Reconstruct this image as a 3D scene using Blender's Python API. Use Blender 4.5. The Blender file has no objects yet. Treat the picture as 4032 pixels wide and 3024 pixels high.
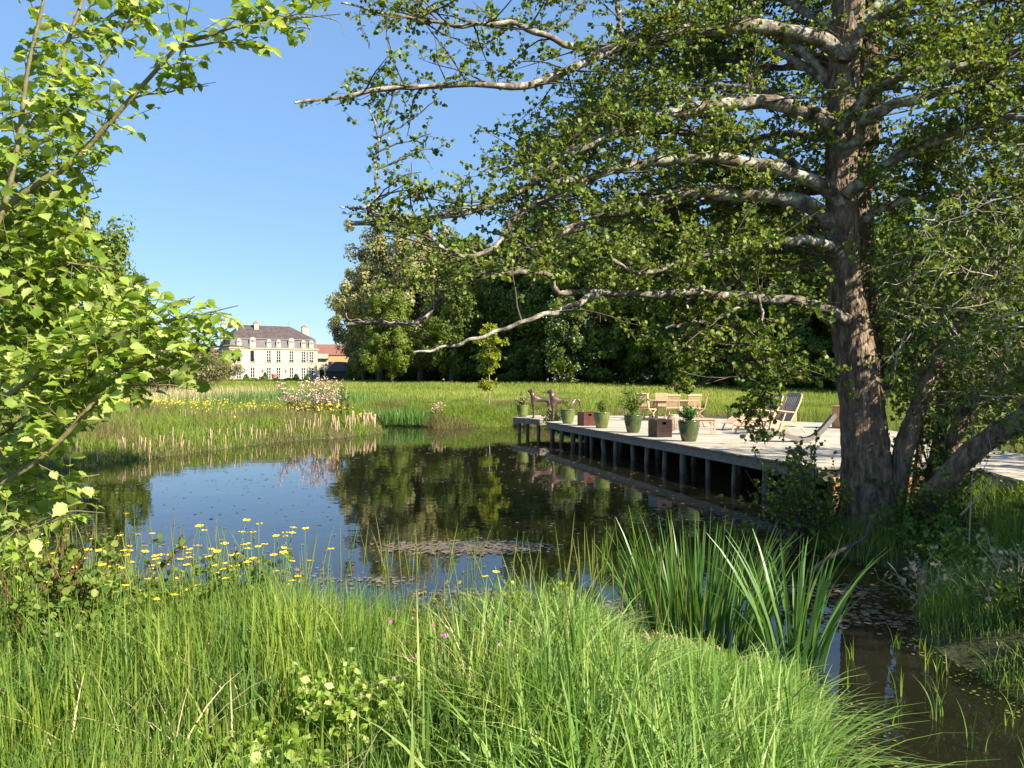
import bpy, math, random
import numpy as np
from mathutils import Vector, Matrix
random.seed(7)
RNG = np.random.default_rng(11)
S = bpy.context.scene
COL = S.collection
R = math.radians
# ------------------------------------------------------------------ camera
EYE = 2.03
cd = bpy.data.cameras.new('camera'); cam = bpy.data.objects.new('camera', cd); COL.objects.link(cam)
cam.location = (0, 0, EYE); cam.rotation_euler = (R(90), 0, 0)
cd.sensor_width = 36; cd.lens = 36 * 3300 / 4032; cd.clip_start = .05; cd.clip_end = 3000
S.camera = cam
# ------------------------------------------------------------------ world, sun, exposure
SUNV = Vector((.82, -.57)).normalized(); SEL = R(34)
W = bpy.data.worlds.new('World'); S.world = W; W.use_nodes = True
nt = W.node_tree; sk = nt.nodes.new('ShaderNodeTexSky'); sk.sky_type = 'NISHITA'; sk.sun_disc = False
sk.sun_elevation = SEL; sk.sun_rotation = math.atan2(SUNV.x, SUNV.y); sk.altitude = 200; sk.air_density = 1.0; sk.dust_density = .1; sk.ozone_density = 4.5
bg = nt.nodes['Background']; mxs = nt.nodes.new('ShaderNodeMix'); mxs.data_type = 'RGBA'; mxs.inputs[0].default_value = .55
nt.links.new(sk.outputs[0], mxs.inputs[6]); mxs.inputs[7].default_value = (1.3, 2.4, 4.3, 1); nt.links.new(mxs.outputs[2], bg.inputs[0]); bg.inputs[1].default_value = .08
sd = bpy.data.lights.new('sun', 'SUN'); sd.energy = 5.0; sd.angle = R(.5); sd.color = (1, .92, .76)
sun = bpy.data.objects.new('sun', sd); COL.objects.link(sun); sun.location = (30, -12, 30)
sv = Vector((SUNV.x * math.cos(SEL), SUNV.y * math.cos(SEL), math.sin(SEL)))
sun.rotation_euler = (-sv).to_track_quat('-Z', 'Y').to_euler()
S.view_settings.view_transform = 'Standard'; S.view_settings.look = 'None'; S.view_settings.gamma = 1
S.view_settings.exposure = 1.42
S.cycles.max_bounces = 8; S.cycles.diffuse_bounces = 3; S.cycles.glossy_bounces = 3; S.cycles.transmission_bounces = 3; S.cycles.transparent_max_bounces = 8
S.cycles.use_denoising = True; S.cycles.denoiser = 'OPENIMAGEDENOISE'

# ------------------------------------------------------------------ helpers
def WP(px, py, Y):          # a point of the photograph (4032 px frame) at distance Y
    return np.array([(px - 2016) / 3300 * Y, Y, EYE - (py - 1512) / 3300 * Y])
def DP(dx, dy, Y): return WP(dx * 1.8228, dy * 1.8228, Y)
def proj(P): return 2016 + P[:, 0] / P[:, 1] * 3300, 1512 + (EYE - P[:, 2]) / P[:, 1] * 3300

def tag(o, label=None, cat=None, group=None, kind=None):
    if label: o['label'] = label
    if cat: o['category'] = cat
    if group: o['group'] = group
    if kind: o['kind'] = kind
    return o
def thing(name, label, cat, loc=(0, 0, 0), rz=0, group=None):
    o = bpy.data.objects.new(name, None); COL.objects.link(o); o.empty_display_size = .1
    o.location = tuple(float(v) for v in loc); o.rotation_euler = (0, 0, rz)
    return tag(o, label, cat, group)
def link(name, me, parent=None):
    o = bpy.data.objects.new(name, me); COL.objects.link(o)
    if parent is not None: o.parent = parent
    return o
def copy_tree(o, parent=None):
    c = o.copy(); COL.objects.link(c); c.parent = parent
    for ch in [x for x in o.children]: copy_tree(ch, c)
    return c
def mesh_np(name, V, F, mats, fm=None, smooth=False):
    """V (n,3); F list of arrays (m,k)"""
    if isinstance(F, np.ndarray): F = [F]
    me = bpy.data.meshes.new(name)
    V = np.ascontiguousarray(V, dtype=np.float32)
    me.vertices.add(len(V)); me.vertices.foreach_set('co', V.ravel())
    ls = np.concatenate([f.ravel() for f in F]).astype(np.int32)
    cnt = np.concatenate([np.full(len(f), f.shape[1], dtype=np.int32) for f in F])
    me.loops.add(len(ls)); me.loops.foreach_set('vertex_index', ls)
    me.polygons.add(len(cnt)); st = np.concatenate([[0], np.cumsum(cnt)[:-1]]).astype(np.int32)
    me.polygons.foreach_set('loop_start', st)
    try: me.polygons.foreach_set('loop_total', cnt)
    except Exception: pass
    if fm is not None: me.polygons.foreach_set('material_index', fm.astype(np.int32))
    if smooth: me.polygons.foreach_set('use_smooth', np.ones(len(cnt), dtype=bool))
    for m in (mats if isinstance(mats, (list, tuple)) else [mats]): me.materials.append(m)
    me.update(calc_edges=True)
    return me
def nrm(a): return a / (np.linalg.norm(a, axis=-1, keepdims=True) + 1e-9)
def rsph(shape, rng): return nrm(rng.normal(size=shape + (3,)))

def inst(name, tv, tf, pos, X, Y_, Z_, sc, mats):
    """copies template (tv, tf) with frame axes X,Y_,Z_ (n,3) and scale sc (n,)"""
    n, k = len(pos), len(tv)
    tv = np.asarray(tv, float)
    V = (tv[None, :, 0, None] * X[:, None] + tv[None, :, 1, None] * Y_[:, None] + tv[None, :, 2, None] * Z_[:, None]) * sc[:, None, None] + pos[:, None]
    Fs = []
    for kk in sorted(set(len(f) for f in tf)):
        a = np.array([f for f in tf if len(f) == kk])
        Fs.append((a[None] + (np.arange(n) * k)[:, None, None]).reshape(-1, kk))
    return mesh_np(name, V.reshape(-1, 3), Fs, mats)
def frames(d, up):
    d = nrm(d); x = nrm(np.cross(d, up)); z = np.cross(x, d)
    return x, d, z
# leaf templates: length along +y, width x, z up
ROUND = ([(0, 0, 0), (-.42, .35, .1), (-.36, .8, .08), (0, 1, -.04), (.36, .8, .08), (.42, .35, .1)], [(0, 3, 2, 1), (0, 5, 4, 3)])
TOOTH = ([(0, 0, 0), (-.2, .1, .06), (-.3, .28, .1), (-.42, .3, .13), (-.36, .48, .1), (-.42, .55, .12), (-.28, .68, .07), (-.3, .78, .07), (-.12, .87, 0), (0, 1.08, -.12),
          (.12, .87, 0), (.3, .78, .07), (.28, .68, .07), (.42, .55, .12), (.36, .48, .1), (.42, .3, .13), (.3, .28, .1), (.2, .1, .06), (0, .35, 0), (0, .65, -.02)],
         [(0, 18, 2, 1), (2, 18, 3), (18, 4, 3), (18, 19, 6, 4), (4, 6, 5), (19, 8, 7, 6), (19, 9, 8),
          (0, 17, 16, 18), (18, 16, 15), (18, 15, 14), (18, 14, 12, 19), (14, 13, 12), (19, 12, 11, 10), (19, 10, 9)])
QUAD = ([(-.5, 0, 0), (.5, 0, 0), (.42, 1, .15), (-.42, 1, .15)], [(0, 1, 2, 3)])
DIAM = ([(0, 0, 0), (.42, .5, .12), (0, 1, -.05), (-.42, .5, .12)], [(0, 1, 2), (0, 2, 3)])

def resample(pts, k):
    pts = np.asarray(pts, float)
    n = len(pts); out = []
    ext = np.vstack([2 * pts[0] - pts[1], pts, 2 * pts[-1] - pts[-2]])
    for i in range(n - 1):
        p0, p1, p2, p3 = ext[i:i + 4]
        for t in np.linspace(0, 1, 12, endpoint=False):
            out.append(.5 * ((2 * p1) + (-p0 + p2) * t + (2 * p0 - 5 * p1 + 4 * p2 - p3) * t * t + (-p0 + 3 * p1 - 3 * p2 + p3) * t ** 3))
    out.append(pts[-1]); out = np.array(out)
    s = np.concatenate([[0], np.cumsum(np.linalg.norm(np.diff(out, axis=0), axis=1))]); s /= s[-1]
    q = np.linspace(0, 1, k)
    return np.stack([np.interp(q, s, out[:, j]) for j in range(out.shape[1])], 1)
def tubes(P, Rr, s=3, cap=False):
    n, k, _ = P.shape
    T = np.gradient(P, axis=1); T = nrm(T)
    ref = np.where(np.abs(T[:, :1, 2:3]) > .9, np.array([[[1., 0, 0]]]), np.array([[[0, 0, 1.]]]))
    ref = np.broadcast_to(ref, T.shape)
    N = nrm(np.cross(T, ref)); B = np.cross(T, N)
    a = np.arange(s) * 2 * math.pi / s
    V = P[:, :, None] + Rr[:, :, None, None] * (np.cos(a)[None, None, :, None] * N[:, :, None] + np.sin(a)[None, None, :, None] * B[:, :, None])
    i = np.arange(k - 1)[:, None]; j = np.arange(s)[None]
    q = np.stack([i * s + j, i * s + (j + 1) % s, (i + 1) * s + (j + 1) % s, (i + 1) * s + j], -1).reshape(-1, 4)
    F = (q[None] + (np.arange(n) * k * s)[:, None, None]).reshape(-1, 4)
    return V.reshape(-1, 3), F
def sprout(P, m, L, spread, up, k, jit, rng, t0=.15, t1=1., curve=0., Lfall=.5, flat=1.):
    n, kp, _ = P.shape
    t = rng.uniform(t0, t1, (n, m)); f = t * (kp - 1); i = np.minimum(f.astype(int), kp - 2); w = (f - i)[..., None]
    idx = np.arange(n)[:, None]
    pos = P[idx, i] * (1 - w) + P[idx, i + 1] * w
    tan = nrm(P[idx, i + 1] - P[idx, i])
    r = rsph((n, m), rng); r[..., 2] *= flat
    d = nrm(tan * (1 - spread) + nrm(r) * spread + np.array([0, 0, up]))
    LL = L * rng.uniform(.55, 1.2, (n, m)) * (1 - Lfall * t)
    out = [pos]; p = pos
    for q in range(k - 1):
        p = p + d * (LL / (k - 1))[..., None]; out.append(p)
        d = nrm(d + rng.normal(size=d.shape) * jit + np.array([0, 0, curve]))
    return np.stack(out, 2).reshape(n * m, k, 3)
def leaves_on(P, m, rng, t0=.15, spread=.6, upn=.6, droop=0.):
    n, kp, _ = P.shape
    t = rng.uniform(t0, 1, (n, m)); f = t * (kp - 1); i = np.minimum(f.astype(int), kp - 2); w = (f - i)[..., None]
    idx = np.arange(n)[:, None]
    pos = P[idx, i] * (1 - w) + P[idx, i + 1] * w
    tan = nrm(P[idx, i + 1] - P[idx, i])
    d = nrm(tan * (1 - spread) + rsph((n, m), rng) * spread + np.array([0, 0, -droop]))
    u = nrm(rsph((n, m), rng) * (1 - upn) + np.array([0, 0, upn]))
    return pos.reshape(-1, 3), d.reshape(-1, 3), u.reshape(-1, 3)

class MB:
    def __init__(s): s.v = []; s.f = []
    def add(s, V, F):
        o = len(s.v); s.v += [tuple(map(float, p)) for p in V]; s.f += [tuple(i + o for i in f) for f in F]; return s
    def box(s, c, d, rz=0, bev=0):
        x, y, z = d[0] / 2, d[1] / 2, d[2] / 2
        ca, sa = math.cos(rz), math.sin(rz)
        V = [(c[0] + ca * a * x - sa * b * y, c[1] + sa * a * x + ca * b * y, c[2] + e * z) for e in (-1, 1) for a, b in ((-1, -1), (1, -1), (1, 1), (-1, 1))]
        return s.add(V, [(3, 2, 1, 0), (4, 5, 6, 7), (0, 1, 5, 4), (1, 2, 6, 5), (2, 3, 7, 6), (3, 0, 4, 7)])
    def beam(s, p, q, w, t, up=(0, 0, 1)):
        p = Vector(p); q = Vector(q); d = (q - p).normalized(); u = Vector(up)
        if abs(d.dot(u)) > .98: u = Vector((0, 1, 0))
        x = d.cross(u).normalized(); z = x.cross(d)
        V = [e + x * a * w / 2 + z * b * t / 2 for e in (p, q) for a, b in ((-1, -1), (1, -1), (1, 1), (-1, 1))]
        return s.add(V, [(0, 1, 2, 3), (7, 6, 5, 4), (0, 4, 5, 1), (1, 5, 6, 2), (2, 6, 7, 3), (3, 7, 4, 0)])
    def path(s, pts, w, t, side=(0, 1, 0)):
        """flat bar following pts, width w along `side`, thickness t"""
        pts = [Vector(p) for p in pts]; sd = Vector(side).normalized(); n = len(pts); V = []
        for i, p in enumerate(pts):
            d = (pts[min(i + 1, n - 1)] - pts[max(i - 1, 0)]).normalized(); z = sd.cross(d).normalized()
            V += [p + sd * a * w / 2 + z * b * t / 2 for a, b in ((-1, -1), (1, -1), (1, 1), (-1, 1))]
        F = [(3, 2, 1, 0), tuple(4 * (n - 1) + j for j in range(4))]
        for i in range(n - 1):
            for j in range(4): F.append((4 * i + j, 4 * i + (j + 1) % 4, 4 * i + 4 + (j + 1) % 4, 4 * i + 4 + j))
        return s.add(V, F)
    def cyl(s, p, q, r0, r1=None, n=10):
        r1 = r0 if r1 is None else r1
        p = Vector(p); q = Vector(q); d = (q - p).normalized(); u = Vector((0, 0, 1)) if abs(d.z) < .9 else Vector((1, 0, 0))
        x = d.cross(u).normalized(); y = d.cross(x)
        V = [e + (x * math.cos(2 * math.pi * j / n) + y * math.sin(2 * math.pi * j / n)) * r for e, r in ((p, r0), (q, r1)) for j in range(n)]
        return s.add(V, [tuple(range(n)), tuple(range(2 * n - 1, n - 1, -1))] + [(j, n + j, n + (j + 1) % n, (j + 1) % n) for j in range(n)])
    def lathe(s, prof, n=24, c=(0, 0, 0), sx=1):
        V = [(c[0] + r * math.cos(2 * math.pi * j / n) * sx, c[1] + r * math.sin(2 * math.pi * j / n), c[2] + z) for r, z in prof for j in range(n)]
        F = [(i * n + j, i * n + (j + 1) % n, (i + 1) * n + (j + 1) % n, (i + 1) * n + j) for i in range(len(prof) - 1) for j in range(n)]
        return s.add(V, F)
    def poly(s, pts): return s.add(pts, [tuple(range(len(pts)))])
    def build(s, name, mat, parent=None, smooth=False, bevel=0):
        me = bpy.data.meshes.new(name); me.from_pydata(s.v, [], s.f); me.materials.append(mat)
        if smooth:
            for p in me.polygons: p.use_smooth = True
        o = link(name, me, parent)
        if bevel:
            b = o.modifiers.new('bevel', 'BEVEL'); b.width = bevel; b.segments = 2; b.limit_method = 'ANGLE'
        return o

# ------------------------------------------------------------------ materials
def newmat(name):
    m = bpy.data.materials.new(name); m.use_nodes = True; n = m.node_tree.nodes; n.clear()
    out = n.new('ShaderNodeOutputMaterial'); return m, n, m.node_tree.links, out
def ramp(n, cols):
    r = n.new('ShaderNodeValToRGB'); e = r.color_ramp.elements
    while len(e) < len(cols): e.new(.5)
    for i, (p, c) in enumerate(cols): e[i].position = p; e[i].color = (*c, 1)
    return r
def surf(name, c1, c2, scale=8, rough=.7, bump=.3, stretch=(1, 1, 1), spec=.3, detail=6, c3=None, bscale=None, metal=0, coat=0, dist=.02):
    m, n, l, out = newmat(name)
    tc = n.new('ShaderNodeTexCoord'); mp = n.new('ShaderNodeMapping'); mp.inputs['Scale'].default_value = stretch; l.new(tc.outputs['Object'], mp.inputs[0])
    no = n.new('ShaderNodeTexNoise'); no.inputs['Scale'].default_value = scale; no.inputs['Detail'].default_value = detail; no.inputs['Roughness'].default_value = .65; l.new(mp.outputs[0], no.inputs[0])
    r = ramp(n, [(.35, c1), (.65, c2)] if c3 is None else [(.3, c1), (.5, c2), (.7, c3)]); l.new(no.outputs[0], r.inputs[0])
    b = n.new('ShaderNodeBsdfPrincipled'); l.new(r.outputs[0], b.inputs['Base Color']); b.inputs['Roughness'].default_value = rough
    b.inputs['Specular IOR Level'].default_value = spec; b.inputs['Metallic'].default_value = metal; b.inputs['Coat Weight'].default_value = coat
    if bump:
        n2 = n.new('ShaderNodeTexNoise'); n2.inputs['Scale'].default_value = bscale or scale * 3; n2.inputs['Detail'].default_value = 6; l.new(mp.outputs[0], n2.inputs[0])
        bp = n.new('ShaderNodeBump'); bp.inputs['Strength'].default_value = bump; bp.inputs['Distance'].default_value = dist; l.new(n2.outputs[0], bp.inputs['Height']); l.new(bp.outputs[0], b.inputs['Normal'])
    l.new(b.outputs[0], out.inputs[0]); return m
def leafm(name, c1, c2, c3=None, trans=.35, tcol=None, spec=.35, rough=.45, patch=None):
    """leaf material: colour differs from leaf to leaf, light passes through"""
    m, n, l, out = newmat(name)
    g = n.new('ShaderNodeNewGeometry')
    cols = [(0, c1), (.55, c2), (1, c3 or c2)]
    r = ramp(n, cols); l.new(g.outputs['Random Per Island'], r.inputs[0])
    src = r.outputs[0]
    if patch:
        tc = n.new('ShaderNodeTexCoord'); no = n.new('ShaderNodeTexNoise'); no.inputs['Scale'].default_value = patch[1]; no.inputs['Detail'].default_value = 3; l.new(tc.outputs['Object'], no.inputs[0])
        rr = ramp(n, [(.42, (0, 0, 0)), (.62, (1, 1, 1))]); l.new(no.outputs[0], rr.inputs[0])
        mx = n.new('ShaderNodeMix'); mx.data_type = 'RGBA'; l.new(rr.outputs[0], mx.inputs[0]); l.new(src, mx.inputs[6]); mx.inputs[7].default_value = (*patch[0], 1); src = mx.outputs[2]
    b = n.new('ShaderNodeBsdfPrincipled'); l.new(src, b.inputs['Base Color']); b.inputs['Roughness'].default_value = rough; b.inputs['Specular IOR Level'].default_value = spec
    t = n.new('ShaderNodeBsdfTranslucent')
    mul = n.new('ShaderNodeMix'); mul.data_type = 'RGBA'; mul.blend_type = 'MULTIPLY'; mul.inputs[0].default_value = 1; l.new(src, mul.inputs[6]); mul.inputs[7].default_value = (*(tcol or (1.6, 1.5, .7)), 1)
    l.new(mul.outputs[2], t.inputs[0])
    mix = n.new('ShaderNodeMixShader'); mix.inputs[0].default_value = trans; l.new(b.outputs[0], mix.inputs[1]); l.new(t.outputs[0], mix.inputs[2]); l.new(mix.outputs[0], out.inputs[0])
    return m
def flat(name, c, rough=.6, spec=.3, metal=0):
    m, n, l, out = newmat(name); b = n.new('ShaderNodeBsdfPrincipled'); b.inputs['Base Color'].default_value = (*c, 1); b.inputs['Roughness'].default_value = rough; b.inputs['Specular IOR Level'].default_value = spec; b.inputs['Metallic'].default_value = metal
    l.new(b.outputs[0], out.inputs[0]); return m
M = {}
M['ground'] = surf('soil_and_turf', (.03, .025, .012), (.05, .055, .018), 3.5, .95, 1, c3=(.09, .07, .035), bscale=18, detail=10)
M['grass'] = leafm('grass_blade', (.1, .18, .025), (.22, .31, .04), (.4, .42, .11), .44, (1.25, 1.3, .6), patch=((.13, .23, .05), 2.6), spec=.2)
M['grass_blue'] = leafm('broad_grass_blade', (.1, .2, .04), (.2, .32, .06), (.36, .44, .14), .35, (1.2, 1.35, .6))
M['meadow'] = leafm('meadow_grass', (.2, .24, .045), (.28, .31, .06), (.4, .38, .14), .45, (1.1, 1.1, .5), patch=((.16, .22, .04), .12), spec=.1)
M['bankgrass'] = leafm('bank_grass', (.1, .18, .02), (.18, .26, .03), (.3, .3, .09), .4, (1.3, 1.3, .6), patch=((.2, .17, .07), .35), spec=.2)
M['iris'] = leafm('iris_leaf', (.06, .14, .03), (.1, .2, .045), (.16, .26, .06), .35, (1.3, 1.3, .6), spec=.4, rough=.4)
M['straw'] = leafm('dry_straw', (.35, .27, .14), (.48, .38, .2), (.58, .48, .3), .15, (1, 1, 1), spec=.2)
M['alder'] = leafm('alder_leaf', (.055, .105, .015), (.14, .2, .028), (.26, .31, .055), .38, (1.5, 1.4, .6), spec=.3, rough=.5)
M['scrub'] = leafm('scrub_leaf', (.06, .115, .02), (.14, .205, .03), (.24, .29, .06), .36, (1.4, 1.4, .6), spec=.25)
M['elm'] = leafm('elm_leaf', (.13, .22, .025), (.28, .39, .055), (.5, .56, .2), .48, (1.3, 1.25, .5), spec=.35, rough=.5)
M['forest1'] = leafm('forest_leaf_dark', (.035, .07, .012), (.08, .12, .02), (.14, .175, .03), .34, spec=.2)
M['forest2'] = leafm('forest_leaf_mid', (.065, .11, .015), (.13, .18, .025), (.2, .24, .04), .34, spec=.2)
M['forest3'] = leafm('forest_leaf_pale', (.19, .2, .07), (.3, .29, .11), (.42, .38, .18), .3, (1.2, 1.2, .7), spec=.2)
M['maple'] = leafm('maple_leaf', (.17, .25, .025), (.3, .36, .04), (.45, .42, .08), .4, (1.4, 1.3, .6))
M['brushy'] = leafm('brown_brush', (.09, .08, .035), (.13, .12, .05), (.18, .17, .07), .2)
M['pink'] = leafm('pink_bract', (.7, .33, .3), (.8, .55, .48), (.85, .72, .62), .3, (1.1, 1, 1), spec=.1)
M['yellow'] = leafm('yellow_petal', (.75, .5, .01), (.85, .6, .02), (.9, .7, .06), .2, (1.1, 1, .5), spec=.6, rough=.3)
M['magenta'] = leafm('magenta_petal', (.5, .08, .35), (.6, .15, .45), None, .3, (1.1, 1, 1))
M['strawstem'] = flat('straw_stem', (.42, .33, .2)); M['stem'] = flat('green_stem', (.12, .2, .04)); M['redstem'] = flat('red_stem', (.14, .06, .035))
M['bark'] = surf('alder_bark', (.055, .038, .026), (.19, .135, .09), 3, .9, 1, (5, 5, 1.6), c3=(.38, .29, .2), bscale=5, dist=.09)
M['farbark'] = surf('grey_bark', (.06, .05, .04), (.16, .14, .11), 3, .9, .6, (4, 4, 1))
M['elmbark'] = surf('young_bark', (.13, .11, .05), (.2, .18, .08), 12, .7, .4, (1, 1, 1))
def limbmat():
    m, n, l, out = newmat('lichen_bark')
    tc = n.new('ShaderNodeTexCoord'); no = n.new('ShaderNodeTexNoise'); no.inputs['Scale'].default_value = 7; no.inputs['Detail'].default_value = 8; no.inputs['Roughness'].default_value = .7; l.new(tc.outputs['Object'], no.inputs[0])
    r = ramp(n, [(.36, (.06, .045, .035)), (.5, (.19, .155, .12)), (.58, (.36, .35, .27)), (.72, (.5, .5, .4))]); l.new(no.outputs[0], r.inputs[0])
    b = n.new('ShaderNodeBsdfPrincipled'); b.inputs['Roughness'].default_value = .9; b.inputs['Specular IOR Level'].default_value = .15; l.new(r.outputs[0], b.inputs['Base Color'])
    n2 = n.new('ShaderNodeTexNoise'); n2.inputs['Scale'].default_value = 25; n2.inputs['Detail'].default_value = 5; l.new(tc.outputs['Object'], n2.inputs[0])
    bp = n.new('ShaderNodeBump'); bp.inputs['Strength'].default_value = .8; bp.inputs['Distance'].default_value = .02; l.new(n2.outputs[0], bp.inputs['Height']); l.new(bp.outputs[0], b.inputs['Normal'])
    l.new(b.outputs[0], out.inputs[0]); return m
M['limb'] = limbmat()
M['twig'] = flat('twig_bark', (.09, .07, .055), .85)
M['deadwood'] = surf('bare_wood', (.2, .17, .13), (.42, .37, .3), 12, .8, .4)

def plankmat(name, c1, c2, ang, width=.145, gap=.006):
    m, n, l, out = newmat(name)
    tc = n.new('ShaderNodeTexCoord'); mp = n.new('ShaderNodeMapping'); mp.inputs['Rotation'].default_value = (0, 0, ang); l.new(tc.outputs['Object'], mp.inputs[0])
    sx = n.new('ShaderNodeSeparateXYZ'); l.new(mp.outputs[0], sx.inputs[0])
    dv = n.new('ShaderNodeMath'); dv.operation = 'DIVIDE'; dv.inputs[1].default_value = width; l.new(sx.outputs[0], dv.inputs[0])
    fr = n.new('ShaderNodeMath'); fr.operation = 'FRACT'; l.new(dv.outputs[0], fr.inputs[0])
    fl = n.new('ShaderNodeMath'); fl.operation = 'FLOOR'; l.new(dv.outputs[0], fl.inputs[0])
    wn = n.new('ShaderNodeTexWhiteNoise'); wn.noise_dimensions = '1D'; l.new(fl.outputs[0], wn.inputs['W'])
    mp2 = n.new('ShaderNodeMapping'); mp2.inputs['Scale'].default_value = (14, 1.2, 6); l.new(mp.outputs[0], mp2.inputs[0])
    no = n.new('ShaderNodeTexNoise'); no.inputs['Scale'].default_value = 1.5; no.inputs['Detail'].default_value = 8; l.new(mp2.outputs[0], no.inputs[0])
    ad = n.new('ShaderNodeMath'); ad.operation = 'MULTIPLY_ADD'; l.new(wn.outputs[0], ad.inputs[0]); ad.inputs[1].default_value = .35; l.new(no.outputs[0], ad.inputs[2])
    r = ramp(n, [(.4, c1), (.9, c2)]); st = n.new('ShaderNodeTexNoise'); st.inputs['Scale'].default_value = .9; st.inputs['Detail'].default_value = 7; st.inputs['Roughness'].default_value = .7; l.new(tc.outputs['Object'], st.inputs[0])
    ad2 = n.new('ShaderNodeMath'); ad2.operation = 'MULTIPLY_ADD'; l.new(st.outputs[0], ad2.inputs[0]); ad2.inputs[1].default_value = .7; l.new(ad.outputs[0], ad2.inputs[2]); sb = n.new('ShaderNodeMath'); sb.operation = 'SUBTRACT'; l.new(ad2.outputs[0], sb.inputs[0]); sb.inputs[1].default_value = .35; l.new(sb.outputs[0], r.inputs[0])
    gp = n.new('ShaderNodeMath'); gp.operation = 'LESS_THAN'; gp.inputs[1].default_value = gap / width * 1.3; l.new(fr.outputs[0], gp.inputs[0])
    mx = n.new('ShaderNodeMix'); mx.data_type = 'RGBA'; l.new(gp.outputs[0], mx.inputs[0]); l.new(r.outputs[0], mx.inputs[6]); mx.inputs[7].default_value = (.03, .025, .02, 1)
    b = n.new('ShaderNodeBsdfPrincipled'); b.inputs['Roughness'].default_value = .75; b.inputs['Specular IOR Level'].default_value = .25; l.new(mx.outputs[2], b.inputs['Base Color'])
    bp = n.new('ShaderNodeBump'); bp.inputs['Strength'].default_value = .25; bp.inputs['Distance'].default_value = .01; l.new(no.outputs[0], bp.inputs['Height']); l.new(bp.outputs[0], b.inputs['Normal'])
    l.new(b.outputs[0], out.inputs[0]); return m
M['deck'] = plankmat('weathered_deck_boards', (.29, .24, .18), (.62, .53, .41), R(103), .145, .011)
M['fascia'] = surf('grey_fascia_board', (.12, .105, .085), (.22, .195, .16), 4, .85, .5, (1, 1, 6))
M['pile'] = surf('oak_pile', (.09, .075, .055), (.2, .17, .13), 5, .9, .6, (4, 4, 1))
M['teak'] = surf('teak', (.42, .27, .16), (.55, .38, .25), 6, .6, .2, (3, 3, 3))
M['teakshade'] = surf('shaded_grey_teak', (.2, .18, .16), (.32, .28, .24), 8, .75, .2, (3, 3, 3))  # teak greyed down, shade on steamer backs and wavy lounger put into the colour
M['slat'] = surf('cedar_slats', (.5, .24, .09), (.62, .33, .13), 5, .6, .2, (6, 6, 1))
M['glaze'] = surf('green_glaze', (.05, .075, .012), (.105, .135, .028), 5, .25, .1, (1, 1, .6), spec=.6, c3=(.15, .18, .045), coat=.3)
M['glazedark'] = surf('dark_green_glaze', (.02, .04, .01), (.045, .07, .018), 5, .22, .1, spec=.6, coat=.4, c3=(.09, .1, .035))
M['oxblood'] = surf('oxblood_glaze', (.045, .009, .006), (.09, .018, .013), 4, .3, .05, spec=.5, coat=.2)
M['oxdark'] = surf('black_brown_glaze', (.01, .005, .004), (.028, .009, .007), 4, .25, .05, spec=.5, coat=.2)
M['soil'] = flat('potting_soil', (.03, .02, .012), .95)
M['bronze'] = surf('bronze', (.09, .055, .04), (.2, .13, .1), 9, .42, .35, spec=.5, metal=.55)
M['wicker'] = surf('pale_cane', (.4, .3, .22), (.55, .44, .34), 20, .6, .2)
M['stake'] = surf('peeled_stake', (.26, .18, .1), (.46, .35, .22), 9, .7, .2)
M['terracotta'] = flat('terracotta', (.38, .14, .08), .8)
M['stucco'] = surf('cream_stucco', (.48, .41, .28), (.55, .48, .34), .3, .9, .1, bscale=10, c3=(.38, .33, .25))
M['stucco_shade'] = surf('shaded_stucco', (.27, .255, .2), (.34, .32, .25), .4, .9, .1)  # stucco greyed for the less lit gable side
M['stone'] = surf('cut_stone', (.36, .32, .23), (.45, .4, .3), 2, .85, .1)
M['slate'] = surf('brown_slate', (.055, .04, .038), (.085, .063, .058), 1.2, .6, .2, spec=.3, c3=(.11, .085, .078))
M['slate2'] = surf('mansard_slate', (.065, .053, .06), (.1, .082, .09), 1.2, .6, .2, spec=.4)
M['zinc'] = flat('zinc', (.25, .28, .32), .4, .5, .3)
M['shutter'] = flat('pale_grey_shutter', (.27, .29, .32), .6)
M['white'] = flat('white_paint', (.6, .58, .54), .5)
M['pane'] = flat('window_glass', (.02, .02, .025), .08, .6)
M['brick'] = surf('chimney_brick', (.35, .12, .07), (.45, .18, .1), 3, .8, .2)
M['redtile'] = surf('red_roof_tile', (.17, .075, .055), (.24, .11, .08), 2, .8, .2)
M['orange'] = flat('orange_render', (.42, .24, .12), .85)
M['iron'] = flat('black_iron', (.02, .02, .022), .4)
M['flagst'] = flat('stone_wall_dark', (.08, .075, .06), .9)
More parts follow.
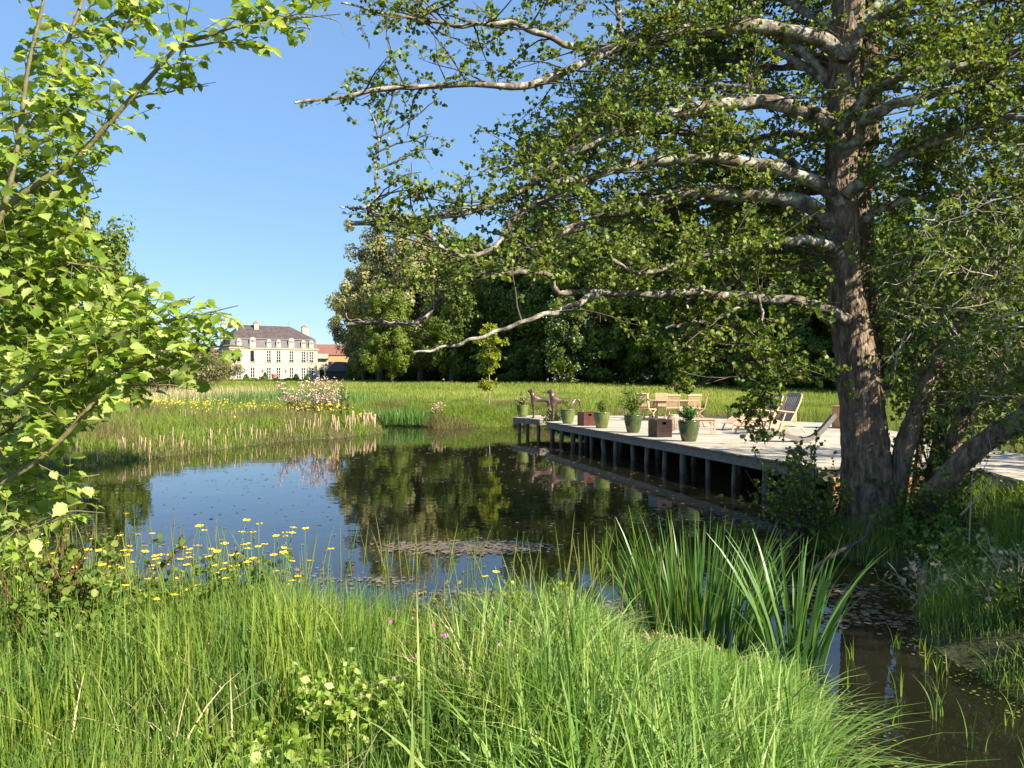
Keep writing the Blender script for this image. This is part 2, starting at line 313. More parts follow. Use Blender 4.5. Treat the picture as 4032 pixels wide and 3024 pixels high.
def watermat():
    m, n, l, out = newmat('pond_water')
    fr = n.new('ShaderNodeFresnel'); fr.inputs[0].default_value = 1.33
    gl = n.new('ShaderNodeBsdfGlossy'); gl.inputs['Roughness'].default_value = .015; gl.inputs['Color'].default_value = (.95, .95, .95, 1)
    tr = n.new('ShaderNodeBsdfTransparent'); tr.inputs[0].default_value = (.82, .7, .46, 1)
    df = n.new('ShaderNodeBsdfDiffuse'); df.inputs[0].default_value = (.05, .05, .028, 1)
    m1 = n.new('ShaderNodeMixShader'); m1.inputs[0].default_value = .2; l.new(tr.outputs[0], m1.inputs[1]); l.new(df.outputs[0], m1.inputs[2])
    mx = n.new('ShaderNodeMixShader'); l.new(fr.outputs[0], mx.inputs[0]); l.new(m1.outputs[0], mx.inputs[1]); l.new(gl.outputs[0], mx.inputs[2])
    tc = n.new('ShaderNodeTexCoord'); no = n.new('ShaderNodeTexNoise'); no.inputs['Scale'].default_value = 1.6; no.inputs['Detail'].default_value = 3; l.new(tc.outputs['Object'], no.inputs[0])
    n3 = n.new('ShaderNodeTexNoise'); n3.inputs['Scale'].default_value = 9; n3.inputs['Detail'].default_value = 2; l.new(tc.outputs['Object'], n3.inputs[0])
    a = n.new('ShaderNodeMath'); a.operation = 'MULTIPLY_ADD'; l.new(n3.outputs[0], a.inputs[0]); a.inputs[1].default_value = .12; l.new(no.outputs[0], a.inputs[2])
    bp = n.new('ShaderNodeBump'); bp.inputs['Strength'].default_value = .12; bp.inputs['Distance'].default_value = .02; l.new(a.outputs[0], bp.inputs['Height'])
    l.new(bp.outputs[0], gl.inputs['Normal']); l.new(bp.outputs[0], fr.inputs['Normal'])
    l.new(mx.outputs[0], out.inputs[0]); return m
M['water'] = watermat()
M['bed'] = surf('muddy_bed', (.05, .032, .014), (.14, .09, .04), 3, 1, .6, c3=(.24, .165, .08), detail=10)
M['scum'] = leafm('floating_leaf', (.16, .1, .06), (.3, .2, .13), (.1, .12, .06), .1, (1, 1, 1), spec=.5, rough=.3)
M['duckweed'] = leafm('pond_weed', (.13, .14, .03), (.2, .2, .05), (.28, .26, .09), .1, (1, 1, 1), spec=.2)

# ------------------------------------------------------------------ terrain
POND = np.array([(-10.9, 19.3), (-10.3, 15.5), (-8.2, 11.5), (-5.6, 8.4), (-3.6, 7.1), (-1.7, 6.3), (-.3, 5.9), (.5, 6.2), (.95, 6.9), (1.3, 6.6), (1.8, 5.9), (1.98, 5.3), (1.82, 4.7), (1.48, 3.9), (1.15, 2.8), (.9, 1.3), (1.0, -2), (3.9, -2), (3.7, 1.2), (3.6, 3.0), (3.55, 4.4), (3.3, 5.5), (3.35, 6.4), (3.6, 7.3), (4.5, 8.7), (4.2, 9.3), (3.7, 10.1), (4.3, 11.6), (6.0, 13), (6.6, 16), (5.6, 22), (4.4, 28), (2.9, 33), (1.5, 37.5), (.2, 40.6), (-1.8, 39.5), (-3.4, 38.5), (-4.7, 40.6), (-6.3, 41.6), (-6.6, 38.4), (-5.3, 35), (-6.5, 31.8), (-8.2, 29.3), (-9.1, 26), (-9.8, 22.9)])
def sdf(x, y, poly):
    x = np.asarray(x, float); y = np.asarray(y, float)
    d = np.full(x.shape, 1e9); ins = np.zeros(x.shape, bool)
    n = len(poly)
    for i in range(n):
        ax, ay = poly[i]; bx, by = poly[(i + 1) % n]
        ex, ey = bx - ax, by - ay
        t = np.clip(((x - ax) * ex + (y - ay) * ey) / (ex * ex + ey * ey), 0, 1)
        d = np.minimum(d, np.hypot(x - ax - t * ex, y - ay - t * ey))
        c = ((ay > y) != (by > y)) & (x < (bx - ax) * (y - ay) / ((by - ay) if by != ay else 1e-9) + ax)
        ins ^= c
    return np.where(ins, -d, d)
DECKP = np.array([(.02, 34.2), (1.02, 32.1), (1.6, 32.6), (1.75, 30.6), (1.22, 30.1), (3.7, 19.3), (4.95, 13.6), (7.45, 13.4), (7.0, 11.0), (6.7, 8.4), (9.3, 8.4), (9.75, 16), (10.2, 18.7), (10.9, 23), (11.3, 28.7), (7.4, 34), (5, 35.7), (.8, 36.2)])
def smooth(a, b, x): t = np.clip((x - a) / (b - a), 0, 1); return t * t * (3 - 2 * t)
def H(x, y):
    x = np.asarray(x, float); y = np.asarray(y, float)
    d = sdf(x, y, POND) + .12 * np.sin(x * 2.1 + y) * np.sin(y * 1.7 - x)
    base = .46 + .16 * smooth(28, 37, y)
    land = base * (1 - np.exp(-np.maximum(d, 0) / .9))
    rise = 1.35 * smooth(42, 105, y) + .75 * smooth(95, 190, y) + .5 * smooth(200, 420, y)
    land = land + rise + .03 * np.sin(x * .9 + .4 * y) * np.sin(y * .7) + .12 * np.sin(x * .11 + 1) * np.sin(y * .09) * smooth(45, 80, y)
    dd = sdf(x, y, DECKP)
    land = np.where(dd < .15, np.minimum(land, .40), land)
    bed = -.95 * (1 - np.exp(np.minimum(d, 0) / 2.2)) - .04
    # shallow channel on the right of the near bank
    ch = smooth(8.5, 6.5, y) * smooth(.5, 1.5, x); bed = bed * (1 - .75 * ch)
    return np.where(d > 0, land, bed)
def spaced(a): return np.concatenate([np.arange(p, q, s) for p, q, s in a])
gx = spaced([(-600, -120, 40), (-120, -40, 4), (-40, -14, .8), (-14, 14, .2), (14, 45, .8), (45, 140, 5), (140, 641, 50)])
gy = spaced([(-60, -4, 4), (-4, 14, .2), (14, 46, .35), (46, 110, 1.5), (110, 240, 5), (240, 900, 60)])
GX, GY = np.meshgrid(gx, gy); GZ = H(GX, GY); GZ += .012 * np.sin(GX * 13) * np.sin(GY * 11) * (GY < 14)
nx, ny = len(gx), len(gy); i = np.arange(ny - 1)[:, None]; j = np.arange(nx - 1)[None]
Fq = np.stack([i * nx + j, i * nx + j + 1, (i + 1) * nx + j + 1, (i + 1) * nx + j], -1).reshape(-1, 4)
cx = ((GX[:-1, :-1] + GX[1:, 1:]) / 2).ravel(); cy = ((GY[:-1, :-1] + GY[1:, 1:]) / 2).ravel(); cz = ((GZ[:-1, :-1] + GZ[1:, 1:]) / 2).ravel()
M['meadowbase'] = surf('meadow_turf', (.17, .2, .035), (.22, .26, .045), .25, .95, .5, c3=(.26, .27, .06), bscale=6)
fm = np.where(cz < -.04, 1, np.where(cy > 40, 2, 0))
tag(link('ground', mesh_np('ground', np.stack([GX.ravel(), GY.ravel(), GZ.ravel()], 1), Fq, [M['ground'], M['bed'], M['meadowbase']], fm, True)), kind='structure')
wx = POND.copy(); c0 = POND.mean(0)
MBw = MB(); MBw.v = [(-14, -3, 0), (12, -3, 0), (12, 44, 0), (-14, 44, 0)]; MBw.f = [(0, 1, 2, 3)]
tag(MBw.build('pond_water', M['water']), kind='structure')

# ------------------------------------------------------------------ blades of grass
def blades(name, x, y, h, w, lean, mats, rng, seg=4, z=None, leandir=None, stiff=1., base=None, fold=.0, tip=.08):
    n = len(x); z = H(x, y) if z is None else z
    a = rng.uniform(0, 2 * np.pi, n) if leandir is None else leandir
    dx, dy = np.cos(a), np.sin(a)
    fa = a + rng.normal(0, .7, n) + np.pi / 2
    wx_, wy_ = np.cos(fa), np.sin(fa)
    V = np.zeros((n, seg + 1, 2, 3))
    for s in range(seg + 1):
        t = s / seg
        off = lean * h * t ** (1.3 + stiff)
        zz = h * t * (1 - .45 * np.clip(lean, 0, 1.5) * t ** 2 * .8)
        ww = w * (1 - t ** 2.2) * (1 - .25 * (1 - t) ** 3) + w * tip * (s == seg) * 0
        ww = np.maximum(ww, w * tip)
        for q, sg in enumerate((-.5, .5)):
            V[:, s, q, 0] = x + dx * off + wx_ * ww * sg; V[:, s, q, 1] = y + dy * off + wy_ * ww * sg; V[:, s, q, 2] = z + zz
    k = 2 * (seg + 1); q = np.array([(2 * s, 2 * s + 1, 2 * s + 3, 2 * s + 2) for s in range(seg)])
    F = (q[None] + (np.arange(n) * k)[:, None, None]).reshape(-1, 4)
    return link(name, mesh_np(name, V.reshape(-1, 3), F, mats))
def scatter(n, x0, x1, y0, y1, rng, cond=None):
    x = rng.uniform(x0, x1, n); y = rng.uniform(y0, y1, n)
    if cond is not None: k = cond(x, y); x, y = x[k], y[k]
    return x, y
SIL = np.array([(-600, 2120), (0, 2160), (400, 2200), (900, 2240), (1300, 2240), (1700, 2290), (2000, 2290), (2250, 2310), (2380, 2440), (2480, 2520), (2600, 2600), (2760, 2570), (2900, 2640), (3020, 2600), (3150, 2700), (3270, 2800), (3380, 2980), (3600, 3150)])
def cut(x, y, h, w=.13):     # the near bank is mown lower towards the water and the channel
    lim = EYE - (np.interp(2016 + x / y * 3300, SIL[:, 0], SIL[:, 1]) - 1512) / 3300 * y - H(x, y)
    lim = lim * rng.uniform(1 - w, 1 + w, len(x)) + np.where(rng.uniform(size=len(x)) > .93, rng.uniform(0, .2, len(x)), 0)
    return np.minimum(h, np.maximum(lim, .04))
def clumpnoise(x, y, s=1.): return .5 + .25 * (np.sin(x * 2.3 * s + 1.3 * np.sin(y * 1.9 * s)) + np.sin(y * 2.9 * s + 1.7 * np.sin(x * 1.3 * s)))
rng = np.random.default_rng(3)
# tall grass of the near bank
def near(x, y): return (sdf(x, y, POND) > .08) & (np.abs(x) < .64 * y + .5)
x, y = scatter(115000, -5.6, 2.6, 1.9, 8.2, rng, near)
keep = rng.uniform(size=len(x)) < np.clip(.55 + .5 * clumpnoise(x, y, 1.5), 0, 1); x, y = x[keep], y[keep]
cl = clumpnoise(x * 1.3, y * 1.3)
hh = (.30 + .36 * cl) * rng.uniform(.4, 1.12, len(x)) * (1 - .62 * smooth(.3, 1.2, x) * smooth(3.6, 5.2, y)) * (.72 + .28 * smooth(1.5, 4.5, y))
kk = rng.uniform(size=len(x)) > .82 * smooth(-.2, .8, x); x, y, hh = x[kk], y[kk], hh[kk]
hh = cut(x, y, hh * 1.1)
tag(blades('tall_grass', x, y, hh, rng.uniform(.0045, .0125, len(x)) * (1 + .8 * (rng.uniform(size=len(x)) > .9)), rng.uniform(.02, .75, len(x)) ** 1.7, M['grass'], rng, 5, leandir=np.where(rng.uniform(size=len(x)) < .5, rng.uniform(0, 6.28, len(x)), 6.28 * clumpnoise(x * .7 + 2, y * .8) + rng.normal(0, 1.2, len(x)))), kind='stuff', label='tall green grass covering the near bank of the pond')
# broad arching blades, low right
x, y = scatter(26000, -.6, 2.4, 2.3, 5.6, rng, lambda x, y: near(x, y) & (x > -.4 + .0 * y))
k = rng.uniform(size=len(x)) < smooth(-.5, 1.2, x); x, y = x[k], y[k]
tag(blades('broad_leaved_grass', x, y, cut(x, y, rng.uniform(.3, .7, len(x)), .25) * 1.1, rng.uniform(.008, .025, len(x)), rng.uniform(.08, 1.2, len(x)) ** 1.3, M['grass_blue'], rng, 7, stiff=.4), kind='stuff', label='broad arching grass blades at the edge of the channel')
# dry straw among the grass
x, y = scatter(6500, -4, 2.3, 2.3, 7.2, rng, near); k = clumpnoise(x * 1.7, y * 1.1 + 3) > .56; x, y = x[k], y[k]
xs, ys = scatter(900, .3, 1.9, 5.0, 6.9, rng, lambda x, y: sdf(x, y, POND) > -.12); x = np.append(x, xs); y = np.append(y, ys)
xq = rng.uniform(-.3, 1.15, 1100); yq = rng.uniform(4.0, 5.6, 1100); x = np.append(x, xq); y = np.append(y, yq)
xr, yr = scatter(1300, 3.5, 5.6, 5.2, 8.4, rng, lambda x, y: sdf(x, y, POND) > -.1); x = np.append(x, xr); y = np.append(y, yr)
tag(blades('dry_straw', x, y, cut(x, y, rng.uniform(.2, .6, len(x))), rng.uniform(.005, .011, len(x)), rng.uniform(.3, 1.5, len(x)), M['straw'], rng, 5, stiff=.2), kind='stuff', label='bleached dry grass stalks lying among the green')
# right bank
x, y = scatter(60000, 3.2, 9, 2.5, 13.2, rng, lambda x, y: (sdf(x, y, POND) > -.12) & (sdf(x, y, DECKP) > .1) & (x < .66 * y + .6) & (clumpnoise(x * 1.6, y * 1.6) > .36))
tag(blades('bank_grass', x, y, rng.uniform(.06, .5, len(x)) * (.4 + .8 * clumpnoise(x * 1.6, y * 1.6)), rng.uniform(.004, .009, len(x)), rng.uniform(.1, .8, len(x)), M['grass'], rng, 4), kind='stuff', label='grass tufts on the bank right of the channel')
# far bank with taller grass
def leftbank(x, y): d = sdf(x, y, POND); return (d > -.08) & (sdf(x, y, DECKP) > .1) & (d < 16) & (x > -.66 * y - 1) & (x < .66 * y + 1)
x, y = scatter(400000, -30, 12, 11, 48, rng, lambda x, y: leftbank(x, y) & ((x < -4) | (y > 36.3)))
k = (sdf(x, y, POND) < 3.5) | (rng.uniform(size=len(x)) < .5); x, y = x[k], y[k]
xe, ye = scatter(90000, -8, 3.5, 37, 46.5, rng, lambda x, y: leftbank(x, y)); x = np.append(x, xe); y = np.append(y, ye)
hb = rng.uniform(.2, .66, len(x)) * (.55 + .7 * clumpnoise(x * .8, y * .6)) * np.where((x > 1) & (y < 42), .5, 1) * (.6 + .4 * smooth(0, 2.2, sdf(x, y, POND)))
tag(blades('shore_grass', x, y, hb, rng.uniform(.01, .026, len(x)), rng.uniform(.05, .6, len(x)), M['bankgrass'], rng, 3), kind='stuff', label='rough grass on the far banks of the pond')
# meadow
def vis(x, y): return (np.abs(x) < .66 * y + 2)
yy = 46 + 150 * rng.uniform(size=260000) ** 1.9; xx = (rng.uniform(-.66, .66, len(yy))) * yy
hm = rng.uniform(.18, .45, len(yy)) * (.7 + .5 * clumpnoise(xx * .2, yy * .15))
tag(blades('meadow_grass', xx, yy, hm, .0006 * yy * rng.uniform(.5, 1.3, len(yy)), rng.uniform(.05, .5, len(yy)), M['meadow'], rng, 2), kind='stuff', label='wide meadow of long sunlit grass before the wood')
x, y = scatter(60000, 11, 34, 12, 47, rng, lambda x, y: vis(x, y) & (sdf(x, y, DECKP) > .1))
tag(blades('lawn_grass', x, y, rng.uniform(.1, .45, len(x)), rng.uniform(.01, .025, len(x)), rng.uniform(.05, .5, len(x)), M['meadow'], rng, 3), kind='stuff', label='grass beyond the right edge of the deck')
# yellow flower field on the left and along the bank
def flowers(name, x, y, z, size, label, mat='yellow'):
    n = len(x); P = np.stack([x, y, z], 1); d = rsph((n,), rng); u = nrm(rsph((n,), rng) + np.array([0, -.5, 1.2]))
    X_, Y_, Z_ = frames(np.cross(u, d), u)
    return tag(link(name, inst(name, [(-.5, -.5, 0), (.5, -.5, 0), (.5, .5, 0), (-.5, .5, 0)], [(0, 1, 2, 3)], P, X_, Y_, Z_, size, M[mat])), kind='stuff', label=label)
x = np.append(rng.normal(-21.5, 4.2, 1700), rng.normal(-26, 3, 500)); y = np.append(rng.normal(43, 3.4, 1700), rng.normal(40, 3, 500))
x = np.append(x, rng.uniform(-9.5, -7, 160)); y = np.append(y, rng.uniform(35, 37.5, 160))
x = np.append(x, rng.uniform(-14, -5.5, 200)); y = np.append(y, rng.uniform(33, 40, 200))
k = sdf(x, y, POND) > .3; x, y = x[k], y[k]
flowers('yellow_flowers', x, y, H(x, y) + rng.uniform(.35, .62, len(x)), rng.uniform(.03, .075, len(x)), 'drift of small yellow flowers on the left bank')

# ------------------------------------------------------------------ things on the water
n = 2200; x = rng.uniform(-9, 6, n); y = 7 + 32 * rng.uniform(size=n) ** 1.3
k = (sdf(x, y, POND) < -.15); x, y = x[k], y[k]; n = len(x)
def pads(name, x, y, s, mat, label, z=.006):
    n = len(x); a = rng.uniform(0, 6.28, n); X_ = np.stack([np.cos(a), np.sin(a), 0 * a], 1); Y_ = np.stack([-np.sin(a), np.cos(a), 0 * a], 1); Z_ = np.tile([0, 0, 1.], (n, 1))
    P = np.stack([x, y, z + rng.uniform(0, .006, n)], 1)
    hexv = [(.5 * math.cos(t) * (1 if i % 2 else .8), .34 * math.sin(t), 0) for i, t in enumerate(np.linspace(0, 6.283, 8)[:-1])]
    return tag(link(name, inst(name, hexv, [tuple(range(7))], P, X_, Y_, Z_, s, M[mat])), kind='stuff', label=label)
pads('floating_leaves', x, y, rng.uniform(.012, .06, n) * (1 + .04 * y) , 'scum', 'dead leaves and petals floating on the pond')
# raft of brown leaves and smaller patches near the near shore
def patch(cx_, cy_, rx, ry, n): a = rng.uniform(0, 6.28, n); r = rng.uniform(size=n) ** .6; return cx_ + rx * r * np.cos(a) + .1 * rng.normal(size=n), cy_ + ry * r * np.sin(a) + .1 * rng.normal(size=n)
X_, Y_ = [], []
for c in ((-.55, 10.4, 1.05, .42, 1500), (-2.4, 9.0, .3, .12, 60), (-1.6, 8.6, .5, .15, 110), (-.3, 8.0, .7, .2, 160), (1.5, 7.7, .6, .35, 260), (.8, 7.4, .5, .25, 200), (2.9, 8.2, .8, .35, 420), (3.1, 7.3, .45, .3, 220), (2.7, 12.5, 1.3, 1.2, 260), (-3.6, 9.5, .7, .3, 40)):
    a, b = patch(*c); X_.append(a); Y_.append(b)
x = np.concatenate(X_); y = np.concatenate(Y_); k = sdf(x, y, POND) < -.05; x, y = x[k], y[k]
pads('leaf_raft', x, y, rng.uniform(.02, .075, len(x)), 'scum', 'rafts of brown fallen leaves drifting near the shore', .008)
# weed along the shoreline
segs = []
for t in np.linspace(0, 1, 5000):
    i = rng.integers(0, len(POND)); j = (i + 1) % len(POND); s = rng.uniform(); p = POND[i] * (1 - s) + POND[j] * s; segs.append(p)
segs = np.array(segs) + rng.normal(0, .2, (5000, 2))
xm = rng.uniform(2.9, 4.1, 900); ym = rng.uniform(4.8, 8.3, 900); k = (np.abs(sdf(xm, ym, POND)) < .4) & (clumpnoise(xm * 2, ym * 2) > .5)
x = np.append(segs[:, 0], xm[k]); y = np.append(segs[:, 1], ym[k]); k = (sdf(x, y, POND) < .0) & (sdf(x, y, POND) > -.35) & (sdf(x, y, DECKP) > 0); x, y = x[k], y[k]
pads('pond_weed', x, y, rng.uniform(.01, .035, len(x)), 'duckweed', 'yellow green weed along the edge of the water', .004)
# ------------------------------------------------------------------ deck
dk = thing('wooden_deck', 'large weathered timber deck on piles over the pond', 'deck', (6, 22, 0))
def loc(p): return (p[0] - 6, p[1] - 22, p[2])
TOP = .68
m = MB(); n = len(DECKP); m.add([loc((a, b, TOP)) for a, b in DECKP] + [loc((a, b, TOP - .035)) for a, b in DECKP], [tuple(range(n)), tuple(range(2 * n - 1, n - 1, -1))] + [(i, n + i, n + (i + 1) % n, (i + 1) % n) for i in range(n)])
m.build('deck_boards', M['deck'], dk)
m = MB(); cc = DECKP.mean(0)
def inward(p, q, d):
    e = np.array(q) - np.array(p); e = e / np.linalg.norm(e); nn = np.array([e[1], -e[0]])
    mid = (np.array(p) + np.array(q)) / 2
    if sdf(np.array([mid[0] + nn[0] * .1]), np.array([mid[1] + nn[1] * .1]), DECKP)[0] > 0: nn = -nn
    return nn * d
for i in range(n):
    p, q = DECKP[i], DECKP[(i + 1) % n]; w = inward(p, q, .05)
    for zz in (TOP - .038 - .095,):
        m.beam(loc((p[0] + w[0], p[1] + w[1], zz)), loc((q[0] + w[0], q[1] + w[1], zz)), .045, .19)
m.build('fascia_board', M['fascia'], dk)
# plank ends standing proud of the fascia along the front
m = MB(); p, q = np.array(DECKP[4]), np.array(DECKP[6]); L = np.linalg.norm(q - p); e = (q - p) / L; nn = -inward(p, q, 1)
s = .05
while s < L - .1:
    o = random.uniform(.0, .03); c = p + e * s + nn * (o / 2)
    m.box(loc((c[0], c[1], TOP - .015)), (.132, .03 + o, .028), math.atan2(e[1], e[0])); s += .145
m.build('plank_end', M['fascia'], dk)
prng = random.Random(5)
pilex = [(2155, 1740), (2196, 1760), (2240, 1760), (2267, 1767), (2308, 1775), (2358, 1790), (2402, 1800), (2468, 1812), (2527, 1838), (2595, 1842), (2668, 1862), (2762, 1880), (2868, 1900), (2990, 1929)]
def frontpt(px):
    # where the sight line at px meets the front edge
    best = None; a = (px - 2016) / 3300
    for i in (4, 5):
        p, q = DECKP[i], DECKP[i + 1]; den = (q[0] - p[0]) - a * (q[1] - p[1])
        t = (a * p[1] - p[0]) / den
        if -.05 <= t <= 1.05: best = p + (q - p) * t
    return best
def pile(x, y, r, zt=TOP - .045, lean=0, split=False):
    m = MB(); z0 = -.9
    pts = np.array([[x - lean, y, z0], [x - lean * .6 + prng.uniform(-.02, .02), y, -.2], [x - lean * .2 + prng.uniform(-.02, .02), y, .25], [x, y, zt]])
    P = resample(pts, 10)[None]; V, F = tubes(P - np.array([6, 22, 0]), (r * (1 + .1 * np.sin(np.arange(10) * 1.7 + x)))[None] if False else np.tile(r * (1 + .08 * np.sin(np.arange(10) * 1.7 + x)), (1, 1)), 9)
    me = mesh_np('pile', V, F, M['pile'], smooth=True); link('pile', me, dk)
for px, _ in pilex:
    p = frontpt(px); pile(p[0] + .16, p[1] + .1, prng.uniform(.055, .085), lean=prng.uniform(-.05, .06))
for px in (2180, 2300, 2430, 2560, 2720, 2900, 3080):
    p = frontpt(px)
    if p is not None: pile(p[0] + 1.2, p[1] + .5, .08)
for p in ((3.6 + 1.25, 14.2), (.2, 34.0), (.55, 33.5), (.95, 32.6), (1.5, 32.2), (5.2, 13.75), (7.3, 13.2), (7.05, 11.2)): pile(p[0] + .08, p[1] + .12, .07)
# boards closing the deck side by the big tree, sunlit look put into their orange
m = MB()
for k_ in range(16): m.box(loc((5.15 + k_ * .13, 13.30, .30)), (.11, .02, .5 + .03 * (k_ % 3)))
m.build('side_board', M['slat'], dk)

# ------------------------------------------------------------------ furniture
def dining_chair(label, loc_, rz):
    t = thing('dining_chair', label, 'chair', loc_, rz, 'slatted dining chairs round the garden table')
    w = .46
    # facing +y; backrest at -y
    m = MB()
    for sx in (-1, 1): m.path([(sx * w / 2, -.2, .40), (sx * w / 2, -.26, .6), (sx * w / 2, -.34, .95)], .025, .035, (1, 0, 0))
    m.box((0, -.345, .955), (w + .06, .03, .075)); m.box((0, -.235, .5), (w, .022, .05)); m.build('back_frame', M['teak'], t)
    m = MB()
    for i in range(9): xx = -w / 2 + .045 + i * (w - .09) / 8; m.path([(xx, -.237, .5), (xx, -.268, .65), (xx, -.338, .93)], .026, .012, (1, 0, 0))
    m.build('backrest', M['teak'], t)
    m = MB()
    for i in range(8): m.box((0, -.18 + i * .056, .44), (w - .02, .044, .016))
    m.box((-w / 2 + .01, .02, .42), (.025, .44, .035)); m.box((w / 2 - .01, .02, .42), (.025, .44, .035)); m.build('seat', M['teak'], t)
    for sx in (-1, 1):
        MB().beam((sx * (w / 2 + .02), -.2, .42), (sx * (w / 2 + .02), .24, 0), .022, .036).build('leg', M['teak'], t)
        MB().beam((sx * (w / 2 - .005), .2, .42), (sx * (w / 2 - .005), -.26, 0), .022, .036).build('leg', M['teak'], t)
    return t
TC = np.array([6.02, 31.6])
tb = thing('garden_table', 'oval wooden dining table on the far part of the deck', 'table', (TC[0], TC[1], TOP))
m = MB(); prof = [(0, .715), (.98, .715), (1.0, .73), (.98, .745), (0, .745)]; m.lathe(prof, 36); m.build('tabletop', M['teak'], tb)
m = MB(); m.box((0, .3, .67), (1.3, .03, .08)); m.box((0, -.3, .67), (1.3, .03, .08)); m.box((.6, 0, .67), (.03, .57, .08)); m.box((-.6, 0, .67), (.03, .57, .08)); m.build('table_apron', M['teak'], tb)
for a in (-1, 1):
    for b in (-1, 1): MB().beam((a * .62, b * .36, .63), (a * .66, b * .4, 0), .07, .07).build('leg', M['teak'], tb)
for (dx, dy, a, lab) in ((-1.0, -.65, R(-50), 'slatted chair at the near left end of the table, seen sideways with crossed legs'),
                         (-.75, 1.15, R(200), 'left of the two slatted chairs behind the table'), (-.1, 1.25, R(180), 'right of the two slatted chairs behind the table'),
                         (-.22, -1.15, R(0), 'slatted chair with its back to the pond, in front of the table centre'),
                         (.52, -1.1, R(8), 'slatted chair in front of the table beside the hanging leaves'), (1.05, .1, R(78), 'shaded slatted chair at the right end of the table')):
    dining_chair(lab, (TC[0] + dx, TC[1] + dy, TOP), a)

def steamer(label, loc_, rz, sc=1.):
    t = thing('steamer_chair', label, 'lounge chair', loc_, rz, 'slatted steamer chairs on the deck'); t.scale = (sc,) * 3
    # faces -x, backrest at +x
    back = [(.28, 0, .30), (.42, 0, .5), (.58, 0, .78), (.66, 0, .98)]
    seat = [(-.32, 0, .36), (-.05, 0, .30), (.28, 0, .28)]
    foot = [(-1.05, 0, .20), (-.7, 0, .37), (-.34, 0, .36)]
    for nm, pts, mt in (('backrest', back, 'teakshade'), ('seat', seat, 'teak'), ('footrest', foot, 'teak')):  # back slats take the darker teak, their shaded side painted in
        m = MB()
        for i in range(8): y0 = -.21 + i * .06; m.path([(p[0], y0, p[2]) for p in pts], .042, .014, (0, 1, 0))
        m.path([(pts[-1][0], -.24, pts[-1][2] + .0), (pts[-1][0], .24, pts[-1][2])], .08, .025, (.45, 0, 1) if nm == 'backrest' else (1, 0, 0))
        m.build(nm, M[mt], t)
        m = MB()
        for sy in (-1, 1): m.path([(p[0] + .01, sy * .265, p[2]) for p in pts], .028, .045, (0, 1, 0))
        m.build(nm + '_frame', M['teak'], t)
    for sy in (-1, 1):
        MB().path([(-.38, sy * .31, .56), (-.25, sy * .32, .6), (.1, sy * .31, .56), (.42, sy * .3, .53)], .075, .025, (0, 1, 0)).build('armrest', M['teak'], t)
        MB().beam((-.25, sy * .3, .57), (-.48, sy * .3, 0), .03, .05, (0, 1, 0)).build('leg', M['teak'], t)
        MB().beam((.1, sy * .295, .55), (-.15, sy * .295, 0), .03, .045, (0, 1, 0)).build('leg', M['teak'], t)
        MB().path([(-.3, sy * .285, .33), (.2, sy * .285, .26), (.62, sy * .285, .15), (.78, sy * .285, 0)], .03, .05, (0, 1, 0)).build('leg', M['teak'], t)
        MB().path([(-.8, sy * .24, .34), (-.95, sy * .24, .2), (-1.05, sy * .24, 0)], .028, .04, (0, 1, 0)).build('leg', M['teak'], t)
    m = MB(); m.beam((-.44, -.3, .1), (-.44, .3, .1), .02, .03); m.beam((.6, -.28, .16), (.6, .28, .16), .02, .03); m.build('stretcher', M['teak'], t)
    return t
steamer('slatted steamer chair behind the hanging leaves, left of the wooden chest', (7.25, 24.7, TOP), R(20), 1.02)
steamer('slatted steamer chair with curved arms just behind the wavy lounger', (7.2, 23.0, TOP), R(24), 1.08)
t = steamer('low slatted chair whose shaded grey back shows above the plant of the nearest pot', (5.75, 26.6, TOP), R(150), .62)
# coffee table
t = thing('coffee_table', 'low slatted wooden table behind the nearest green pot', 'table', (4.95, 22.4, TOP), R(-4))
m = MB()
for i in range(7): m.box((0, -.24 + i * .08, .41), (.92, .068, .02))
m.build('tabletop', M['teak'], t)
m = MB(); m.box((0, -.24, .375), (.84, .02, .05)); m.box((0, .24, .375), (.84, .02, .05)); m.build('table_apron', M['teak'], t)
for a in (-1, 1):
    for b in (-1, 1): MB().box((a * .42, b * .235, .2), (.045, .045, .4)).build('leg', M['teak'], t)
# wavy lounger
t = thing('wavy_lounger', 'wavy wooden lounger curving up from the deck beside the big tree', 'lounger', (6.5, 19.6, TOP), R(-14))
prof = resample([(-.86, 0, .02), (-.72, 0, .09), (-.5, 0, .17), (-.3, 0, .2), (-.05, 0, .15), (.2, 0, .08), (.42, 0, .09), (.62, 0, .22), (.8, 0, .42), (.98, 0, .66)], 60)
m = MB(); 
for i in range(0, 60): m.cyl((prof[i][0], -.2, prof[i][2]), (prof[i][0], .2, prof[i][2]), .014, n=6)
m.build('slat', M['teakshade'], t)
for sy in (-1, 1): MB().path([(p[0], sy * .22, p[2] - .015) for p in prof], .045, .095, (0, 1, 0)).build('side_rail', M['teakshade'], t)
